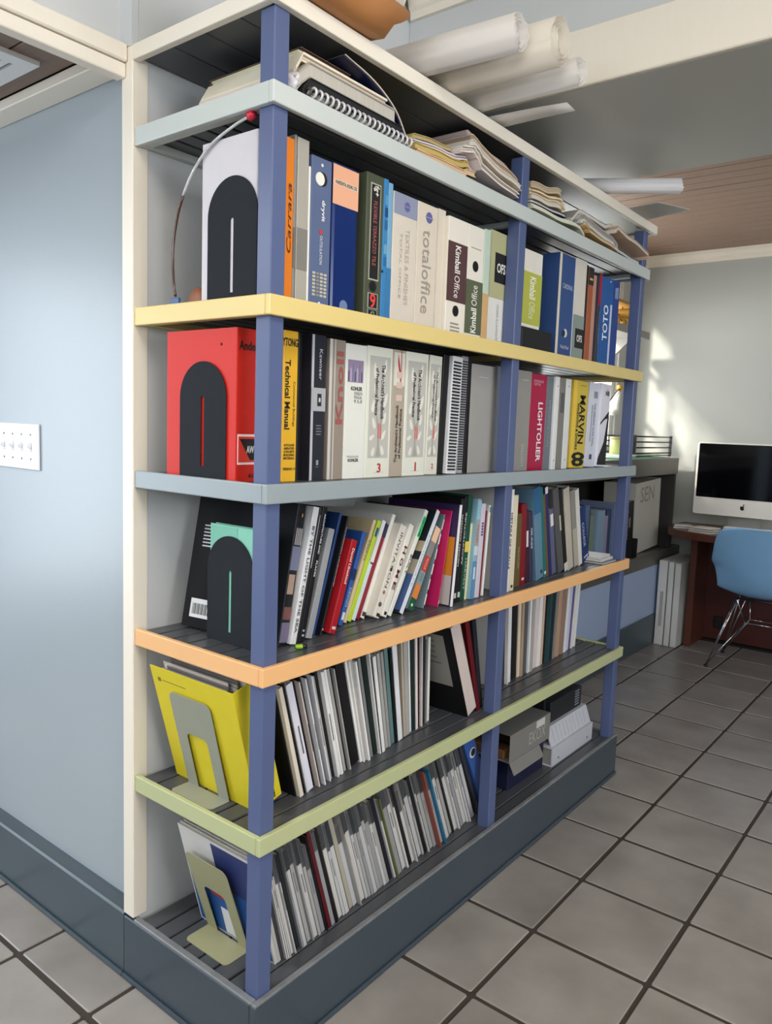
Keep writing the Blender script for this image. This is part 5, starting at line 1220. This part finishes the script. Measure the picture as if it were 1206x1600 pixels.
# ================================================================== desk corner
dk = thing('desk', 'reddish brown wooden desk with a rounded end against the far wall', 'desk', (0, 3.95, 0))
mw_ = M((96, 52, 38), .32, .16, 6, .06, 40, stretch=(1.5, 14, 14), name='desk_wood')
ol = [(1.5, YF - 3.95 - .002), (1.5, -.30), (-.16, -.30)] + [(-.16 - .38 * math.sin(a), .02 - .32 * math.cos(a)) for a in np.linspace(.08, 1.5, 12)] + [(-.54, YF - 3.95 - .002)]
link('desk_top', prism(ol, .700, .742, 'z'), mw_, dk)
link('side_panel', box_me(-.385, -.345, -.04, .255, 0.006, .6995, .002), mw_, dk); link('side_panel', box_me(1.40, 1.44, -.22, .255, 0.006, .6995, .002), mw_, dk)
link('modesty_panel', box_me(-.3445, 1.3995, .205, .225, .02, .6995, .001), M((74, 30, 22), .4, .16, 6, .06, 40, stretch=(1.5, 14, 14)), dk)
link('cable_port', box_me(-.28, -.22, .198, .2045, .09, .17, .003), M((16, 14, 14), .5, 0), dk)
for x_ in (-.37, 1.42): link('glide', tube_me([(x_, .0, 0), (x_, .0, .0058)], .016, 12), mk, dk); link('glide', tube_me([(x_, .22, 0), (x_, .22, .0058)], .016, 12), mk, dk)
# all-in-one computer
ic = thing('computer', 'white all-in-one computer with a black screen on the desk', 'computer', (-.125, 3.97, .7424)); mwht = M((226, 222, 212), .25, .01); W_, H0, H1 = .285, .090, .530
def rr_(w, z0, z1, r, n=6):
    return arc(w - r, z1 - r, r, 0, 90, n) + arc(-w + r, z1 - r, r, 90, 180, n) + arc(-w + r, z0 + r, r, 180, 270, n) + arc(w - r, z0 + r, r, 270, 360, n)
link('housing', prism(rr_(W_, H0, H1, .014), 0, .032, 'y'), mwht, ic); link('screen', prism(rr_(W_ - .012, H0 + .105, H1 - .008, .008), -.0025, -.0002, 'y'), M((5, 5, 8), .08, 0), ic)
ap = [(0, -.86), (.22, -.98), (.45, -.94), (.66, -.66), (.80, -.30), (.62, -.14), (.54, .10), (.60, .36), (.78, .52), (.60, .70), (.36, .74), (.10, .64), (-.06, .64), (-.34, .74), (-.62, .60), (-.80, .26), (-.78, -.22), (-.60, -.66), (-.36, -.94), (-.16, -.96)]
apz = H0 + .055
link('emblem', prism([(u * .0150, apz + v * .0150) for u, v in ap], -.0012, -.0001, 'y'), M((20, 20, 22), .3, 0), ic); link('emblem_leaf', prism([(.0130, apz + .0210), (.0080, apz + .0225), (.0030, apz + .0185), (.0015, apz + .0125), (.0070, apz + .0135)], -.0012, -.0001, 'y'), M((20, 20, 22), .3, 0), ic)
link('stand', prism([(.033, .24), (.034, .28), (.10, .03), (.12, .004), (.12, 0), (-.07, 0), (-.07, .005), (.085, .006)], -.095, .095, 'x'), M((186, 186, 182), .3, .02, metal=.5), ic)
for (lab, x_, y_, rz, w_, d_, rgb, k) in [('crumpled note sheets beside the computer', -.475, 3.83, .3, .11, .09, (214, 212, 208), 2), ('printed white forms spread before the computer', -.36, 3.745, -.35, .15, .12, (220, 216, 206), 3), ('white printout under the front of the computer', -.19, 3.80, -.06, .28, .09, (226, 228, 234), 4)]:
    pt = thing('paper_sheet', lab, 'papers', (x_, y_, .7424), (0, 0, rz))
    for q in range(k): link('sheet', prism([(.004 * q, 0), (w_, .006 * q), (w_ - .01 * q, d_), (.01, d_ - .012 * q)], .0012 + q * .011, .0030 + q * .011 + .005, 'z'), M(rgb, .7, .04), pt) if q else link('sheet', prism([(0, 0), (w_, 0), (w_, d_), (0.01, d_)], .0, .008, 'z'), M(rgb, .7, .04), pt)
kbd = thing('keyboard', 'slim white keyboard on the desk before the computer', 'keyboard', (-.04, 3.70, .7424)); link('body', box_me(0, .43, 0, .12, 0, .012, .003), mwht, kbd)
for r_ in range(5):
    link('key_row', join_me([box_me(.01 + k * .0275, .033 + k * .0275, .010 + r_ * .021, .028 + r_ * .021, .0121, .0150) for k in range(15)]), M((236, 236, 236), .4, 0), kbd)
# three tall white binders on the floor
for k, (x_, t_, h_, lab) in enumerate([(-.5405, .056, .535, 'widest of three tall white boxes on the floor against the low wall'), (-.4810, .036, .532, 'narrow middle one of three tall white boxes on the floor'), (-.4420, .040, .528, 'tall white box on the floor nearest the desk')]):
    tb = thing('file_box', lab, 'file box', (x_, 3.82, 0.0), (0, 0, 0)); link('body', box_me(0, t_ - .003, 0, .36, .0005, h_, .002), M((208, 206, 202), .5, .03), tb); link('spine_panel', box_me(.004, t_ - .007, -.0014, -.0002, .01, h_ - .01), M((216, 214, 210), .5, .03), tb)
    if k == 0: link('label', box_me(.020, .040, -.0024, -.0015, .12, .34), M((170, 166, 162), .6, .1), tb)

# shell chair with wire base
ch = thing('shell_chair', 'light blue moulded shell chair with chrome wire legs at the desk', 'chair', (0.085, 3.74, 0)); mc = M((124, 168, 206), .45, .04, 20, .05, 300, name='chair_shell_blue')
profc = smooth_pts([(.215, .425), (.17, .447), (.05, .430), (-.08, .420), (-.155, .445), (-.195, .52), (-.215, .62), (-.232, .72), (-.246, .795), (-.254, .820)], 4)
NV = len(profc); NU = 17
vs, fs = [], []
for i, (py_, pz_) in enumerate(profc):
    v = i / (NV - 1)
    hw = np.interp(v, [0, .06, .25, .45, .56, .66, .80, .93, .975, 1.0], [.150, .205, .228, .222, .242, .264, .246, .214, .194, .162])
    back = np.interp(v, [0, .38, .6, 1], [0, 0, 1, 1])
    for j in range(NU):
        u = -1 + 2 * j / (NU - 1)
        zz = pz_ + (1 - back) * (.045 * u * u) + back * (-.02 * (u ** 4)) * (1 if v > .9 else .3) + (.05 * abs(u) ** 2.2 if .42 < v < .66 else 0) * math.sin(max(0, min(1, (v - .42) / .24)) * math.pi)
        yy = py_ + back * .075 * u * u + (1 - back) * (-.01 * u * u)
        vs.append((hw * u, yy, zz))
for i in range(NV - 1):
    for j in range(NU - 1):
        fs.append((i * NU + j, i * NU + j + 1, (i + 1) * NU + j + 1, (i + 1) * NU + j))
so = link('shell', fix(mesh('shell', vs, fs), True), mc, ch)
s1 = so.modifiers.new('thickness', 'SOLIDIFY'); s1.thickness = .008; s1.offset = 0
s2 = so.modifiers.new('smooth', 'SUBSURF'); s2.levels = 1; s2.render_levels = 1
chm = M((200, 200, 204), .12, 0, metal=1.0, name='chrome')
feet = {(-1, -1): (-.235, -.175), (1, -1): (.235, -.175), (-1, 1): (-.240, .190), (1, 1): (.240, .190)}
for (sx, sy), (fx, fy) in feet.items():
    tx, ty = sx * .105, sy * .125
    zt = .408 if sy < 0 else .416
    link('wire', tube_me([(fx, fy, .012), (tx, ty, zt)], .0042, 8), chm, ch)
    link('wire', tube_me([(fx, fy, .012), (tx * 1.25, ty * .35, zt)], .0034, 8), chm, ch)
    link('wire', tube_me([(fx, fy, .014), (sx * .075, sy * .055, .262)], .0040, 8), chm, ch)
    link('wire', tube_me([(sx * .075, sy * .055, .262), (sx * .105, sy * .15, zt - .002)], .0034, 8), chm, ch)
    link('glide', tube_me([(fx, fy, 0), (fx, fy, .012)], .011, 12), mk, ch)
link('cross_wire', tube_me([(-.075, -.055, .262), (.075, -.055, .262), (.075, .055, .262), (-.075, .055, .262), (-.075, -.055, .262)], .004, 8), chm, ch)
for sy in (-1, 1): link('mount_bar', tube_me([(-.125, sy * .125, .410), (.125, sy * .125, .410)], .006, 8), mk, ch)

# ================================================================== light switches on the hall wall
sp = thing('switch_plate', 'white multi-gang light switch plate on the pale blue hall wall', 'switch', (-0.826, 0.0115, 1.162)); mpw = M((236, 236, 240), .3, .01)
link('plate', box_me(-.305, 0, -.006, 0, 0, .115, .003, 2), mpw, sp)
for k in range(6):
    x_ = -.037 - k * .046
    link('toggle_slot', box_me(x_ - .0052, x_ + .0052, -.0068, -.0061, .045, .070), M((196, 196, 200), .5, 0), sp)
    link('toggle', prism([(-.0069, .052), (-.0165, .060), (-.0165, .066), (-.0069, .064)], x_ - .0038, x_ + .0038, 'x'), mpw, sp)
    for zz in (.027, .088): link('screw', tube_me([(x_, -.0061, zz), (x_, -.0071, zz)], .0028, 10), M((130, 130, 134), .4, 0), sp)
